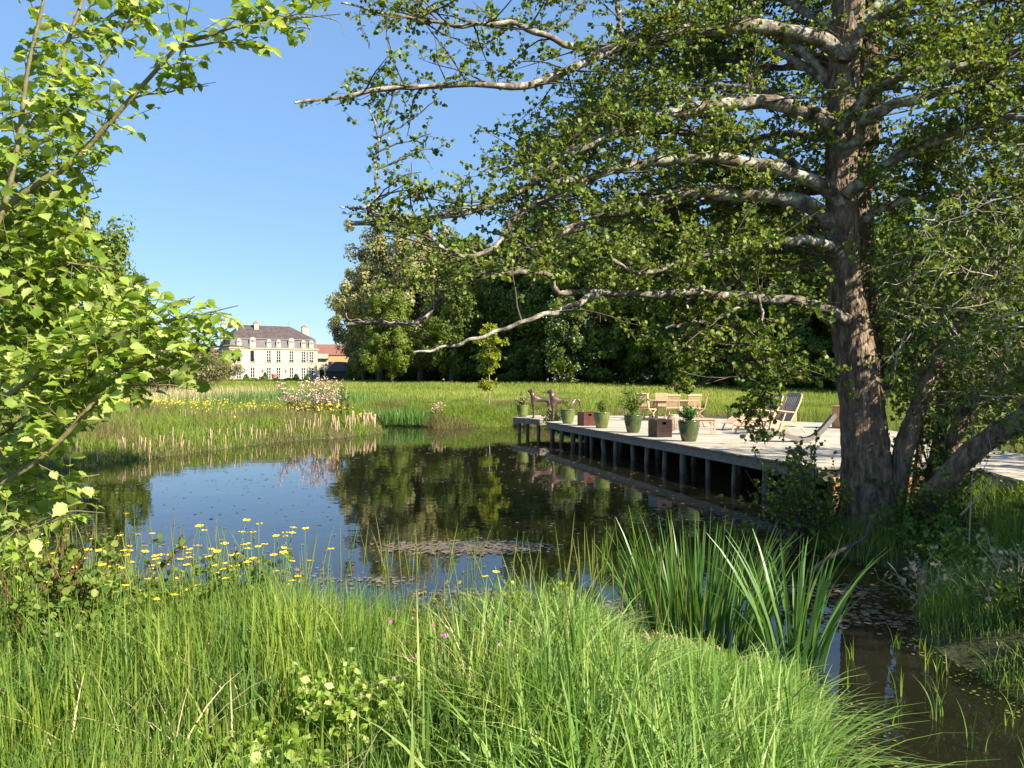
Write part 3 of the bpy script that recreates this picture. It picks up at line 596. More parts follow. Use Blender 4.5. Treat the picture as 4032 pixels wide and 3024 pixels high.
# storage chests
def chest(label, loc_, rz, w, d, h):
    t = thing('wooden_chest', label, 'chest', loc_, rz, 'slatted wooden chests on the deck')
    m = MB(); m.box((0, 0, h / 2), (w - .04, d - .04, h - .02)); m.build('body', M['slat'], t)
    m = MB(); k_ = int(w / .05)
    for i in range(k_): m.box((-w / 2 + (i + .5) * w / k_, -d / 2 - .0, h / 2), (w / k_ - .012, .02, h - .04)); m.box((-w / 2 + (i + .5) * w / k_, d / 2, h / 2), (w / k_ - .012, .02, h - .04))
    k_ = int(d / .05)
    for i in range(k_): m.box((-w / 2, -d / 2 + (i + .5) * d / k_, h / 2), (.02, d / k_ - .012, h - .04)); m.box((w / 2, -d / 2 + (i + .5) * d / k_, h / 2), (.02, d / k_ - .012, h - .04))
    m.build('slat', M['slat'], t); MB().box((0, 0, h + .012), (w + .05, d + .05, .03)).build('lid', M['teak'], t)
chest('bright orange slatted chest behind the steamer chairs', (9.8, 30.2, TOP), R(20), .62, .6, .58)
chest('brown slatted chest beside the trunk of the big tree', (10.3, 25.6, TOP), R(8), .8, .6, .66)
# glazed cubes
def cube(label, loc_, rz, mt, s=.44):
    t = thing('ceramic_cube', label, 'garden stool', loc_, rz, 'glazed ceramic cubes with hand slots')
    m = MB(); h = s; w = .022
    m.box((0, s / 2 - w / 2, h / 2), (s - .002, w, h)); m.box((-s / 2 + w / 2, 0, h / 2), (w, s - 2 * w - .001, h)); m.box((s / 2 - w / 2, 0, h / 2), (w, s - 2 * w - .001, h)); m.box((0, 0, .012), (s - 2 * w - .002, s - 2 * w - .002, .02))
    m.box((0, -s / 2 + w / 2, h * .37), (s - .002, w, h * .74)); m.box((0, -s / 2 + w / 2, h * .94), (s - .002, w, h * .12))
    for a in (-1, 1): m.box((a * (s * .315), -s / 2 + w / 2, h * .81), (s * .37 - .003, w - .001, h * .139))
    m.box((0, 0, h - .02), (s - 2 * w - .004, s - 2 * w - .004, .02))
    m.build('body', M[mt], t)
cube('dark red glazed cube with a hand slot, between two green pots', (2.42, 27.2, TOP), R(24), 'oxblood')
cube('near black brown glazed cube in front of the cane stool', (3.78, 21.4, TOP), R(20), 'oxdark')
t = thing('cane_stool', 'barrel shaped stool of pale canes behind the dark cube', 'stool', (4.62, 24.0, TOP))
m = MB()
for i in range(26):
    a = i * 2 * math.pi / 26; m.path([(math.cos(a) * r_, math.sin(a) * r_, z_) for r_, z_ in ((.13, .01), (.175, .1), (.2, .22), (.175, .36), (.12, .45))], .022, .012, (-math.sin(a), math.cos(a), 0))
m.build('cane', M['wicker'], t); m = MB(); m.lathe([(0, .45), (.13, .45), (.14, .46), (.13, .475), (0, .475)], 20); m.lathe([(0, .0), (.14, .0), (.14, .02), (0, .02)], 20); m.build('top', M['wicker'], t)
# green pots and the plants in them
def pot(label, x, y, s=1., mat='glaze', group='glazed green planters on the deck'):
    t = thing('planter', label, 'pot', (x, y, TOP), prng.uniform(0, 6), group)
    m = MB(); m.lathe([(0, 0), (.15, 0), (.165, .02), (.2, .14), (.23, .28), (.243, .4), (.24, .44), (.255, .455), (.255, .475), (.238, .478), (.228, .46), (.22, .41), (0, .41)], 32); o = m.build('body', M[mat], t, True)
    m = MB(); m.lathe([(0, .425), (.219, .418)], 24); m.build('soil', M['soil'], t)
    t.scale = (s, s, s); return t
def potplant(label, x, y, z, h, r, mat='scrub', nst=14, nl=9, ls=.05, flower=None, seed=1, name='potted_plant', upr=.6, tmpl=DIAM, cat='plant'):
    rg = np.random.default_rng(seed); t = thing(name, label, cat, (x, y, z))
    base = np.zeros((nst, 2, 3)); base[:, :, :2] = rg.normal(0, r * .15, (nst, 1, 2)); base[:, 1, 2] = .04
    P = sprout(base, 1, h, .5, upr, 6, .16, rg, 0, 0, Lfall=0)
    Q = sprout(P, 5, h * .45, .7, .25, 4, .2, rg, .25, 1)
    V1, F1 = tubes(P, np.tile(np.linspace(.004, .002, 6), (len(P), 1)) * (1 + h), 4); V2, F2 = tubes(Q, np.full((len(Q), 4), .0018), 3)
    link('stem', mesh_np('stem', np.vstack([V1, V2]), [F1, F2 + len(V1)], M['stem' if mat != 'brushy' else 'redstem']), t)
    A = [leaves_on(P, nl, rg, .3, .8, .4), leaves_on(Q, nl, rg, .1, .8, .4)]; p, d, u = (np.vstack(z_) for z_ in zip(*A))
    link('foliage', inst('foliage', *tmpl, p, *frames(d, u), rg.uniform(.6, 1.2, len(p)) * ls, M[mat]), t)
    if flower:
        E = np.vstack([Q[:, -1], P[:, -1]]); E = E[E[:, 2] > h * .35]; E = np.repeat(E, 5, 0) + rg.normal(0, .02, (len(E) * 5, 3)); d = rsph((len(E),), rg); u = nrm(rsph((len(E),), rg) + [0, 0, 1.5])
        link('blossom', inst('blossom', *ROUND, E, *frames(d, u), rg.uniform(.02, .035, len(E)), M[flower]), t)
    return t
SZ = TOP + .42
for i, (px, py, mt, lab) in enumerate(((2058, 1642, 'glaze', 'pale green pot at the far left corner of the deck'), (2237, 1669, 'glaze', 'green pot behind the sculptures, second from the far corner'),
                           (2372, 1687, 'glaze', 'bright green pot right of the dark red cube'), (2497, 1705, 'glazedark', 'darker green pot holding the tall leafy bush'), (2720, 1740, 'glazedark', 'nearest dark green pot, right of the near black cube'))):
    Y = 3300 * (EYE - TOP) / (py - 1512); X = (px - 2016) / 3300 * Y; pot(lab, X, Y + .2, 1.03, mt)
    hh_, r_, mat_, fl, ls_, nst = ((.38, .15, 'scrub', 'pink', .06, 14), (.6, .12, 'maple', None, .035, 8), (.4, .16, 'scrub', None, .04, 16), (.75, .2, 'scrub', None, .05, 26), (.42, .2, 'iris', None, .045, 22))[i]
    potplant(('pale leafed plant with pinkish flowers in the far corner pot', 'wispy yellow green plant rising in front of the sculpture', 'low bushy plant in the pot beside the red cube', 'tall dense leafy bush in the darker pot by the table', 'grey green bushy plant in the nearest pot')[i],
             X, Y + .2, SZ + .02, hh_, r_, mat_, nst, 9, ls_, fl, 20 + i)
for i, (px, py, lab) in enumerate(((2767, 1646, 'small round pot beside the table at the back of the deck'), (2874, 1649, 'small grey green pot at the back edge left of the hanging leaves'))):
    Y = 3300 * (EYE - TOP) / (py - 1512); X = (px - 2016) / 3300 * Y; pot(lab, X, Y, .54, 'glazedark', 'small pots at the back of the deck')
    potplant(('small leafy plant in the pot beside the table', 'small leafy plant in the pot at the back edge of the deck')[i], X, Y, TOP + .23, .3, .1, 'scrub', 10, 8, .05, None, 40 + i)

# ------------------------------------------------------------------ bronze cats
def cat(label, x, y, rz, tail):
    t = thing('animal_sculpture', label, 'sculpture', (x, y, TOP), rz, 'pair of bronze animal sculptures')
    # faces -x ; joints (x,y,z,r)
    J = {'hip': (.42, 0, .74, .13), 'loin': (.2, 0, .73, .1), 'waist': (.02, 0, .735, .1), 'rib': (-.12, 0, .75, .125), 'chest': (-.26, 0, .76, .125), 'neck': (-.30, 0, .9, .085), 'nape': (-.31, 0, 1.02, .068), 'skull': (-.335, 0, 1.09, .075), 'snout': (-.43, 0, 1.075, .05), 'nose': (-.49, 0, 1.06, .035)}
    edges = [('hip', 'loin'), ('loin', 'waist'), ('waist', 'rib'), ('rib', 'chest'), ('chest', 'neck'), ('neck', 'nape'), ('nape', 'skull'), ('skull', 'snout'), ('snout', 'nose')]
    for s_, k_ in ((-1, 'l'), (1, 'r')):
        J['fs' + k_] = (-.27, s_ * .085, .62, .07); J['fe' + k_] = (-.245, s_ * .09, .4, .045); J['fw' + k_] = (-.25, s_ * .09, .1, .034); J['ff' + k_] = (-.26, s_ * .09, .035, .036); J['ft' + k_] = (-.33, s_ * .09, .025, .03)
        edges += [('chest', 'fs' + k_), ('fs' + k_, 'fe' + k_), ('fe' + k_, 'fw' + k_), ('fw' + k_, 'ff' + k_), ('ff' + k_, 'ft' + k_)]
        J['ht' + k_] = (.4, s_ * .09, .6, .1); J['hk' + k_] = (.33, s_ * .1, .42, .06); J['hh' + k_] = (.47, s_ * .1, .25, .036); J['hf' + k_] = (.43, s_ * .1, .04, .034); J['hx' + k_] = (.36, s_ * .1, .025, .03)
        edges += [('hip', 'ht' + k_), ('ht' + k_, 'hk' + k_), ('hk' + k_, 'hh' + k_), ('hh' + k_, 'hf' + k_), ('hf' + k_, 'hx' + k_)]
        J['ea' + k_] = (-.30, s_ * .055, 1.135, .026); J['eb' + k_] = (-.292, s_ * .062, 1.165, .014); edges += [('skull', 'ea' + k_), ('ea' + k_, 'eb' + k_)]
    prev = 'hip'
    for i, (a, b, c, r_) in enumerate(tail): J['t%d' % i] = (a, b, c, r_); edges.append((prev, 't%d' % i)); prev = 't%d' % i
    ks = list(J); me = bpy.data.meshes.new('body'); me.from_pydata([J[k_][:3] for k_ in ks], [(ks.index(a), ks.index(b)) for a, b in edges], [])
    o = link('body', me, t); sk_ = o.modifiers.new('skin', 'SKIN'); sub = o.modifiers.new('sub', 'SUBSURF'); sub.levels = 2; sub.render_levels = 2
    for i, k_ in enumerate(ks): me.skin_vertices[0].data[i].radius = (J[k_][3] * 1.18,) * 2; me.skin_vertices[0].data[i].use_root = (k_ == 'hip')
    sk_.use_smooth_shade = True; me.materials.append(M['bronze'])
    m = MB()
    for s_ in (-1, 1): m.lathe([(0, -.012), (.010, -.008), (.014, 0), (.010, .008), (0, .012)], 8, (-.385, s_ * .05, 1.105))
    m.build('eye', M['iron'], t, True); return t
cat('bronze animal sculpture standing further left, tail curling up over its back', 1.1, 32.9, R(0), [(.55, 0, .8, .035), (.56, 0, .95, .03), (.46, 0, 1.03, .026), (.28, 0, 1.0, .023), (.12, 0, 1.03, .02), (-.02, 0, 1.12, .018), (-.12, 0, 1.2, .014)])
cat('bronze animal sculpture in front, tail drooping to the deck', 1.75, 30.5, R(-4), [(.55, 0, .78, .045), (.64, 0, .8, .037), (.71, 0, .72, .032), (.75, 0, .55, .028), (.8, 0, .38, .025), (.88, 0, .27, .022), (1.02, 0, .22, .02)])

# ------------------------------------------------------------------ generic leafy bush
def bush(name, label, cat_, x, y, h, r, mat, seed=1, nst=30, sub=6, nl=8, ls=.06, z=None, stem='twig', up=.5, tmpl=ROUND, group=None, curve=0., L2=.45, spread=.55, ns3=0):
    rg = np.random.default_rng(seed); z = float(H(np.array([x]), np.array([y]))[0]) if z is None else z
    t = thing(name, label, cat_, (x, y, z), 0, group)
    base = np.zeros((nst, 2, 3)); base[:, :, :2] = rg.normal(0, r * .2, (nst, 1, 2)); base[:, 1, 2] = .1
    P = sprout(base, 1, max(h, r), spread, up, 7, .12, rg, 0, 0, Lfall=0, curve=curve)
    P[:, :, 2] = np.maximum(P[:, :, 2], .02) * (h / max(P[:, :, 2].max(), .1))
    Q = sprout(P, sub, h * L2, .7, .15, 5, .18, rg, .2, 1)
    LS = [P, Q]
    if ns3: LS.append(sprout(Q, ns3, h * L2 * .5, .7, .1, 4, .2, rg, .2, 1))
    V1, F1 = tubes(P, np.tile(np.linspace(.012, .004, 7), (len(P), 1)) * h / 1.2, 4); V2, F2 = tubes(Q, np.tile(np.linspace(.004, .002, 5), (len(Q), 1)) * h / 1.2, 3)
    link('stem', mesh_np('stem', np.vstack([V1, V2]), [F1, F2 + len(V1)], M[stem]), t)
    A = [leaves_on(q, nl, rg, .15, .75, .45) for q in LS[1:]]; p, d, u = (np.vstack(z_) for z_ in zip(*A))
    k_ = p[:, 2] > .0; p, d, u = p[k_], d[k_], u[k_]
    link('foliage', inst('foliage', *tmpl, p, *frames(d, u), rg.uniform(.6, 1.2, len(p)) * ls, M[mat]), t)
    return t, LS
# dogwoods with pink bracts
for i, (px, Y, h_) in enumerate(((1155, 36.5, 1.55), (1255, 35.5, 1.7), (1300, 37.0, 1.6))):
    X = (px - 2016) / 3300 * Y; rg = np.random.default_rng(60 + i)
    t, LS = bush('flowering_shrub', ('pink flowering shrub, left one of the group on the bank', 'pink flowering shrub, middle one and lowest in blossom', 'pink flowering shrub, right one of the group on the bank')[i], 'shrub', X, Y, h_, .6, 'bankgrass', 50 + i, 14, 5, 3, .07, group='pink flowering shrubs behind the stakes', up=.9, spread=.5, tmpl=DIAM)
    E = np.vstack([LS[1][:, 2:].reshape(-1, 3), LS[0][:, 4:].reshape(-1, 3)]); E = E[E[:, 2] > h_ * .42]; E = E[rg.uniform(size=len(E)) < .6]; E = np.repeat(E, 4, 0) + rg.normal(0, .045, (len(E) * 4, 3)) * [1, 1, .3]; d = rsph((len(E),), rg); u = nrm(rsph((len(E),), rg) * .5 + [0, -.4, 1.])
    link('blossom', inst('blossom', *ROUND, E, *frames(d, u), rg.uniform(.04, .075, len(E)), M['pink']), t)
for i, (px, Y, h_) in enumerate(((1342, 34.5, 1.75), (1368, 34.2, 1.35))):
    bush('sapling', ('tall thin dark sapling right of the pink shrubs', 'shorter thin dark sapling right of the pink shrubs')[i], 'sapling', (px - 2016) / 3300 * Y, Y, h_, .1, 'forest2', 70 + i, 3, 26, 5, .05, up=1.4, spread=.25, L2=.14, tmpl=DIAM)
bush('golden_conifer', 'low golden green conifer bush behind the stakes', 'bush', (1085 - 2016) / 3300 * 35, 35, .75, .6, 'maple', 75, 40, 6, 10, .05, up=.35, tmpl=DIAM)
bush('deck_bush', 'leafy bush growing through the notch of the deck', 'bush', 1.55, 31.2, 1.0, .6, 'scrub', 76, 26, 8, 8, .06, z=.25, up=.5)
bush('pale_grass_clump', 'clump of pale dry grass beside the far irises', 'grass clump', -3.6, 40.4, .8, .5, 'straw', 77, 40, 4, 5, .07, up=1., tmpl=DIAM)
# ------------------------------------------------------------------ iris clumps
def iris(label, x, y, r, n_, h, w, seed, z=None, group=None, out=.5):
    rg = np.random.default_rng(seed); a = rg.uniform(0, 6.28, n_); rr = r * rg.uniform(0, 1, n_) ** .5
    x_ = x + rr * np.cos(a) * 1.15; y_ = y + rr * np.sin(a) * .7
    ld = np.arctan2((y_ - y) * 1.0, x_ - x) + rg.normal(0, .3, n_)
    o = blades('iris_clump', x_, y_, h * rg.uniform(.6, 1.05, n_), w * rg.uniform(.7, 1.2, n_), out * (rr / r) * rg.uniform(.3, 1.2, n_) + .02, M['iris'], rg, 6, stiff=.1, leandir=ld, z=np.maximum(H(x_, y_), -.05) if z is None else np.full(n_, z))
    return tag(o, label, 'iris', group)
iris('large clump of sword shaped iris leaves in the near water, left fan', 1.42, 6.5, .46, 250, 1.06, .026, 80, z=-.02, group='irises in the near water', out=.42)
iris('iris fan leaning right over the dark channel', 2.0, 5.95, .2, 55, 1.1, .032, 81, z=-.02, group='irises in the near water', out=.75)
iris('dark green iris clump on the far shore beside the stakes', -5.4, 40.6, 1.25, 420, .95, .035, 82, out=.35, z=.1)
iris('second dark iris clump on the far shore', -4.4, 40.0, .8, 160, .75, .035, 83, out=.4, z=.1)
x = np.array([-1.4, -.9, .4, 1.3]); 
# ------------------------------------------------------------------ stakes
st0 = MB(); st0.cyl((0, 0, -.12), (0, 0, 1), 1, .92, 7); me = bpy.data.meshes.new('stake'); me.from_pydata(st0.v, [], st0.f); me.materials.append(M['stake'])
srng = random.Random(9)
def stake(x, y, h, r, lab, grp):
    o = link('stake', me); z = float(H(np.array([x]), np.array([y]))[0]); o.location = (x, y, max(z, -.05)); o.scale = (r, r, h * .85)
    o.rotation_euler = (srng.gauss(0, .07), srng.gauss(0, .1), 0); tag(o, lab, 'stake', grp)
shore = [(-10.6, 19.8), (-9.6, 22.9), (-8.9, 26), (-8.1, 29.6), (-6.5, 32.1), (-5.55, 35), (-6.0, 37)]
def along(pts, t):
    pts = np.array(pts); s = np.concatenate([[0], np.cumsum(np.linalg.norm(np.diff(pts, axis=0), axis=1))]); s /= s[-1]
    return np.interp(t, s, pts[:, 0]), np.interp(t, s, pts[:, 1])
for i in range(62):
    t_ = srng.uniform(0, .78); a, b = along(shore, t_); stake(a - srng.uniform(.2, 1.0), b + srng.uniform(-.1, .5), srng.uniform(.32, .62), srng.uniform(.014, .024), 'thin pale stake in the long left row at the water edge', 'stakes along the left shore')
for i in range(40):
    t_ = srng.uniform(.72, 1); a, b = along(shore, t_); stake(a - srng.uniform(.15, .6), b + srng.uniform(0, .5), srng.uniform(.5, .72), srng.uniform(.026, .036), 'thicker pale stake in the dense row at the point of the bank', 'stakes at the point of the bank')
for i in range(34):
    t_ = i / 34 + srng.uniform(-.01, .01); a, b = along([(-13.5, 34), (-11, 35.5), (-8.5, 35.3)], t_); stake(a, b + srng.uniform(-.2, .2), srng.uniform(.4, .6), srng.uniform(.018, .026), 'thin pale stake in the back row on the bank', 'stakes in the back row')
# ------------------------------------------------------------------ buttercups
proto = None; brng = random.Random(12)
def buttercup(x, y, h, lab, grp):
    global proto
    if proto is None:
        t = thing('buttercup', lab, 'flower', (0, 0, 0), 0, grp)
        P = resample([(0, 0, 0), (.015, .01, .3), (-.01, 0, .7), (.02, -.01, 1.0)], 7)[None]; V, F = tubes(P, np.full((1, 7), .0022), 4); link('stem', mesh_np('stem', V, F, M['stem']), t)
        m = MB()
        for i in range(5):
            a = i * 1.2566; c, s_ = math.cos(a), math.sin(a)
            pts = [(0, 0, 0), (.010, -.009, .004), (.017, -.008, .012), (.018, 0, .014), (.017, .008, .012), (.010, .009, .004)]
            m.add([(.02 + c * p[0] - s_ * p[1], -.01 + s_ * p[0] + c * p[1], 1 + p[2]) for p in pts], [(0, 1, 2, 3), (0, 3, 4, 5)])
        m.build('petals', M['yellow'], t); proto = t
    else: t = copy_tree(proto)
    z = float(H(np.array([x]), np.array([y]))[0]); t.location = (x, y, z); t.rotation_euler = (brng.uniform(-.15, .15), brng.uniform(-.15, .15), brng.uniform(0, 6)); t.scale = (1, 1, h)
    for c in t.children:
        if c.name.startswith('petals'): c.scale = (1.25, 1.25, 1.0)
    tag(t, lab, 'flower', grp)
cnt = 0
while cnt < 150:
    px = brng.uniform(0, 950) if cnt % 5 else brng.uniform(900, 1200); py = brng.gauss(2290, 90) if px < 800 and cnt % 3 else brng.gauss(2190, 60); Y = brng.uniform(4.6, 6.7)
    p = WP(px, py, Y); zg = float(H(np.array([p[0]]), np.array([Y]))[0])
    if float(sdf(np.array([p[0]]), np.array([Y]), POND)[0]) < .15 or not (.3 < p[2] - zg < .95): continue
    buttercup(p[0], Y, p[2] - zg, 'yellow buttercup in the thick patch on the near left bank', 'buttercups on the near left bank'); cnt += 1
for (px, py) in ((1060, 2070), (1075, 2085), (1235, 2075), (1160, 2120), (1070, 2170), (1090, 2100), (1290, 2170), (1945, 2242), (1935, 2275), (1300, 2490)):
    Y = 5.3; p = WP(px, py, Y); buttercup(p[0], Y, p[2] - float(H(np.array([p[0]]), np.array([Y]))[0]), 'yellow buttercup standing tall in the middle of the near bank', 'buttercups in the middle of the near bank')
# pink cranesbill, spurge, weeds
x = np.array([brng.uniform(-.75, .05) for _ in range(14)]); y = np.array([brng.uniform(3.6, 4.4) for _ in range(14)])
flowers('pink_wildflowers', x, y, H(x, y) + rng.uniform(.3, .5, 14), np.full(14, .016), 'tiny pink flowers deep in the near grass', 'magenta')
for i, (X, Y, h_, r_, mt, lab, ls_) in enumerate(((-2.6, 4.9, .86, .5, 'scrub', 'bushy green weed with reddish stems under the buttercups', .045), (-3.3, 4.9, .85, .45, 'scrub', 'green weed at the left edge below the buttercups', .045), (-.95, 3.15, .3, .3, 'elm', 'bright green nettle like weed low in the grass', .04),
        (-.35, 2.95, .22, .3, 'elm', 'small leafy weed at the bottom edge of the picture', .036), (-1.9, 5.3, .66, .35, 'scrub', 'green weed in the grass left of the centre', .04), (-.55, 5.65, .55, .25, 'brushy', 'brown tangled weed at the water edge', .03), (.22, 5.25, .55, .14, 'maple', 'yellow green spurge near the dry stalks', .022))):
    bush('weed', lab, 'weed', X, Y, h_, r_, mt, 90 + i, 26, 5, 8, ls_, stem='redstem' if i in (0, 5) else 'stem', up=.8, tmpl=TOOTH if i in (2, 3) else ROUND)
# tall flowering grass stems
x, y = scatter(240, -4.2, 1.2, 4.4, 6.3, rng, near); n = len(x)
P = np.stack([x, y, H(x, y)], 1)[:, None] + np.linspace(0, 1, 6)[None, :, None] * np.stack([rng.normal(0, .1, n), rng.normal(0, .1, n), rng.uniform(.65, .98, n)], 1)[:, None]
P[:, :, 0] += (np.linspace(0, 1, 6) ** 3)[None] * rng.normal(0, .06, (n, 1))
V, F = tubes(P, np.tile(np.array([.0016, .0014, .0012, .0011, .0038, .0006]), (n, 1)), 4)
tag(link('seeding_grass', mesh_np('seeding_grass', V, F, M['bankgrass'])), kind='stuff', label='tall grass stems with seed heads rising over the near bank')
#NEXT

# leaf litter on the deck and rough plants of the right bank
x, y = scatter(1500, .5, 11, 9, 34, rng, lambda x, y: (sdf(x, y, DECKP) < -.1) & (rng.uniform(size=len(x)) < np.where(y < 20, .8, .2)))
pads('leaf_litter', x, y, rng.uniform(.03, .08, len(x)), 'scum', 'dry leaves scattered on the deck boards', TOP + .004)
for i, (X, Y, h_, r_, mt, lab) in enumerate(((4.35, 8.0, .55, .4, 'scrub', 'leafy weed on the right bank nearest the big trunk'), (4.5, 7.2, .5, .45, 'iris', 'green weed on the right bank among the straw'), (4.0, 6.3, .4, .4, 'scrub', 'low weed on the right bank by the bend of the channel'),
        (3.95, 5.5, .35, .35, 'grass', 'yellow green weed low on the right bank'), (4.6, 9.1, .6, .5, 'scrub', 'leafy weed in the shade behind the straw'))):
    bush('weed', lab, 'weed', X, Y, h_, r_, mt, 400 + i, 24, 5, 7, .045, stem='stem', up=.5, spread=.7)
for i, (X, Y) in enumerate(((3.75, 7.6), (4.3, 6.9), (3.8, 6.5))):
    t, LS = bush('dry_weed', ('tangle of bleached dead stems arching over the channel', 'bleached dead stems higher on the right bank', 'lower bleached stems beside the moss')[i], 'weed', X, Y, .6, .5, 'straw', 420 + i, 16, 4, 2, .05, stem='strawstem', up=.7, spread=.7, tmpl=DIAM)
x, y = scatter(60, 2.2, 3.4, 3.2, 6.6, rng, lambda x, y: (sdf(x, y, POND) < -.1) & (rng.uniform(size=len(x)) < .5))
x = np.repeat(x, 4) + rng.normal(0, .02, len(x) * 4); y = np.repeat(y, 4) + rng.normal(0, .02, len(y) * 4)
tag(blades('water_shoots', x, y, rng.uniform(.1, .32, len(x)), np.full(len(x), .009), rng.uniform(.05, .5, len(x)), M['grass'], rng, 5, z=np.full(len(x), -.02)), kind='stuff', label='single grass shoots standing in the channel')

for i, (X, Y, h_, r_, mt, ls_, lab) in enumerate(((-2.2, 4.3, .62, .35, 'scrub', .04, 'leafy weed left of centre with small leaves'), (-3.0, 4.1, .55, .35, 'scrub', .045, 'dull green weed low at the left'), (-.7, 3.5, .42, .3, 'elm', .036, 'bright nettle like weed in the middle of the near grass'), (-.15, 3.6, .38, .25, 'scrub', .04, 'small dull weed right of the bright nettles'), (-2.6, 3.4, .4, .3, 'scrub', .04, 'weed near the lower left corner'), (.35, 3.3, .35, .25, 'scrub', .04, 'weed among the broad grass blades'),
        (-1.7, 5.5, .62, .25, 'brushy', .028, 'brownish seeding dock by the water edge'), (-3.7, 5.6, .95, .5, 'scrub', .05, 'tall leafy weed under the young elm'))):
    bush('weed', lab, 'weed', X, Y, h_, r_, mt, 440 + i, 26, 5, 8, ls_, stem='stem', up=.9, tmpl=TOOTH if mt == 'elm' else ROUND)
# ------------------------------------------------------------------ far trees
def crown_mesh(name, seed, rx, ry, rz, nc, npc, ls, mat, zlow=-.9, crad=.2, lump=.25):
    rg = np.random.default_rng(seed)
    d = rsph((nc,), rg); rr = rg.uniform(.55, 1, nc) ** .6
    lum = 1 + lump * (np.sin(d[:, 0] * 4 + seed) * np.sin(d[:, 1] * 5) + .6 * np.sin(d[:, 2] * 6 + seed * 2))
    C = d * (rr * lum)[:, None]; C = C[C[:, 2] > zlow]; nc = len(C)
    cr = crad * rg.uniform(.6, 1.5, nc)
    dd = rsph((nc, npc), rg); r2 = rg.uniform(.55, 1.05, (nc, npc))
    P = (C[:, None] + dd * (r2 * cr[:, None])[..., None] * np.array([1.15, 1.15, .75])) * np.array([rx, ry, rz])
    n = nrm(dd + .5 * C[:, None] + rsph((nc, npc), rg) * .7).reshape(-1, 3); P = P.reshape(-1, 3)
    t = nrm(np.cross(n, rsph((len(P),), rg)))
    return mesh_np(name, inst_v(P, t, n, rg.uniform(.5, 1.2, len(P)) * ls), quads(len(P)), M[mat]), C * np.array([rx, ry, rz])
def inst_v(P, t, n, s):
    b = np.cross(n, t); s = s[:, None]
    V = np.stack([P - t * s * .5 - b * s * .35, P + t * s * .5 - b * s * .35 + n * s * .1, P + t * s * .55 + b * s * .4, P - t * s * .4 + b * s * .4 - n * s * .1], 1)
    return V.reshape(-1, 3)
def quads(n): return (np.arange(4)[None] + 4 * np.arange(n)[:, None])
def trunk_mesh(name, C, h0, hc, r, seed, mat, nb=14):
    rg = np.random.default_rng(seed)
    t = resample([(0, 0, -.3), (rg.normal(0, .1), 0, h0 * .5), (rg.normal(0, .3), rg.normal(0, .3), h0), (0, 0, hc + h0 * .3)], 14)
    V, F = tubes(t[None], (r * np.linspace(1.15, .3, 14))[None], 9); Vs, Fs, o = [V], [F], len(V)
    for i in rg.choice(len(C), nb):
        a = t[rg.integers(6, 13)]; e = C[i] * .85 + [0, 0, hc]
        b = resample([a, (a + e) / 2 + [0, 0, rg.uniform(0, .8)], e], 7); V, F = tubes(b[None], (r * np.linspace(.35, .06, 7))[None], 5); Vs.append(V); Fs.append(F + o); o += len(V)
    return mesh_np(name, np.vstack(Vs), Fs, M[mat], smooth=True)
PRO = {}
def proto_tree(key, seed, rx, rz, nc, npc, ls, mat, hc, h0, r, bark='farbark', crad=.2, lump=.25, zlow=-.95):
    cm, C = crown_mesh('crown', seed, rx, rx, rz, nc, npc, ls, mat, crad=crad, lump=lump, zlow=zlow)
    PRO[key] = (cm, trunk_mesh('trunk', C, h0, hc, r, seed, bark), hc)
def tree(name, label, key, x, y, s, rz, group=None, z=None, cat_='tree', sz=None):
    cm, tm, hc = PRO[key]; z = float(H(np.array([x]), np.array([y]))[0]) if z is None else z
    t = thing(name, label, cat_, (x, y, z), rz, group); t.scale = (s, s, sz or s)
    c = link('crown', cm, t); c.location = (0, 0, hc); link('trunk', tm, t); return t
proto_tree('a', 1, 5.5, 10.0, 120, 130, .42, 'forest1', 11.2, 6, .38)
proto_tree('b', 2, 6.0, 9.5, 120, 130, .42, 'forest2', 10.6, 6, .4)
proto_tree('c', 3, 5.0, 10.5, 110, 130, .4, 'forest1', 11.5, 6, .35)
proto_tree('pale', 4, 6.3, 11.5, 190, 170, .36, 'forest3', 13.2, 7, .55, crad=.17, lump=.3)
proto_tree('d', 5, 5.5, 9.0, 140, 160, .34, 'forest2', 10, 5, .35, crad=.17)
proto_tree('shrub', 6, 2.6, 2.2, 60, 110, .22, 'forest1', 2.0, 1, .08)
proto_tree('brown', 7, 2.8, 2.3, 70, 110, .16, 'brushy', 2.1, 1, .08, crad=.22)
trng = random.Random(4)
edge = [(-30, 170), (-23, 150), (-12, 128), (2, 108), (18, 86), (38, 64), (62, 48)]
k_ = 0
for row, (off, nn) in enumerate(((3, 24), (10, 22), (18, 16))):
    for i in range(nn):
        t_ = (i + .5 + trng.uniform(-.25, .25)) / nn; a, b = along(edge, t_)
        a += off * .7 + trng.uniform(-1, 1); b += off * .73 + trng.uniform(-1, 1)
        s = trng.uniform(.88, 1.12) * (1.08 if row else .95) * (1.0 - .38 * smooth(.35, 1, t_))
        tree('woodland_tree', 'dense dark tree in the front row of the wood behind the meadow' if row == 0 else 'dense dark tree further back in the wood behind the meadow', 'abcad'[(i * 3 + row) % 5], a, b, s, trng.uniform(0, 6), 'front row of the wood' if row == 0 else 'back rows of the wood')
for i in range(34):
    t_ = (i + .5 + trng.uniform(-.3, .3)) / 34; a, b = along(edge, t_)
    tree('woodland_shrub', 'dark shrub at the foot of the wood along the meadow', 'shrub', a + .3 + trng.uniform(-1, 1), b + trng.uniform(-1, 1), trng.uniform(.9, 1.6), trng.uniform(0, 6), 'shrubs at the foot of the wood', cat_='shrub')
tree('plane_tree', 'tall pale yellow green tree at the left end of the wood', 'pale', -20.5, 131, 1.0, .5)
tree('plane_tree', 'second pale tree, lower, overhanging the dark hut beside the mansion', 'pale', -26.5, 150, .8, 2.2)
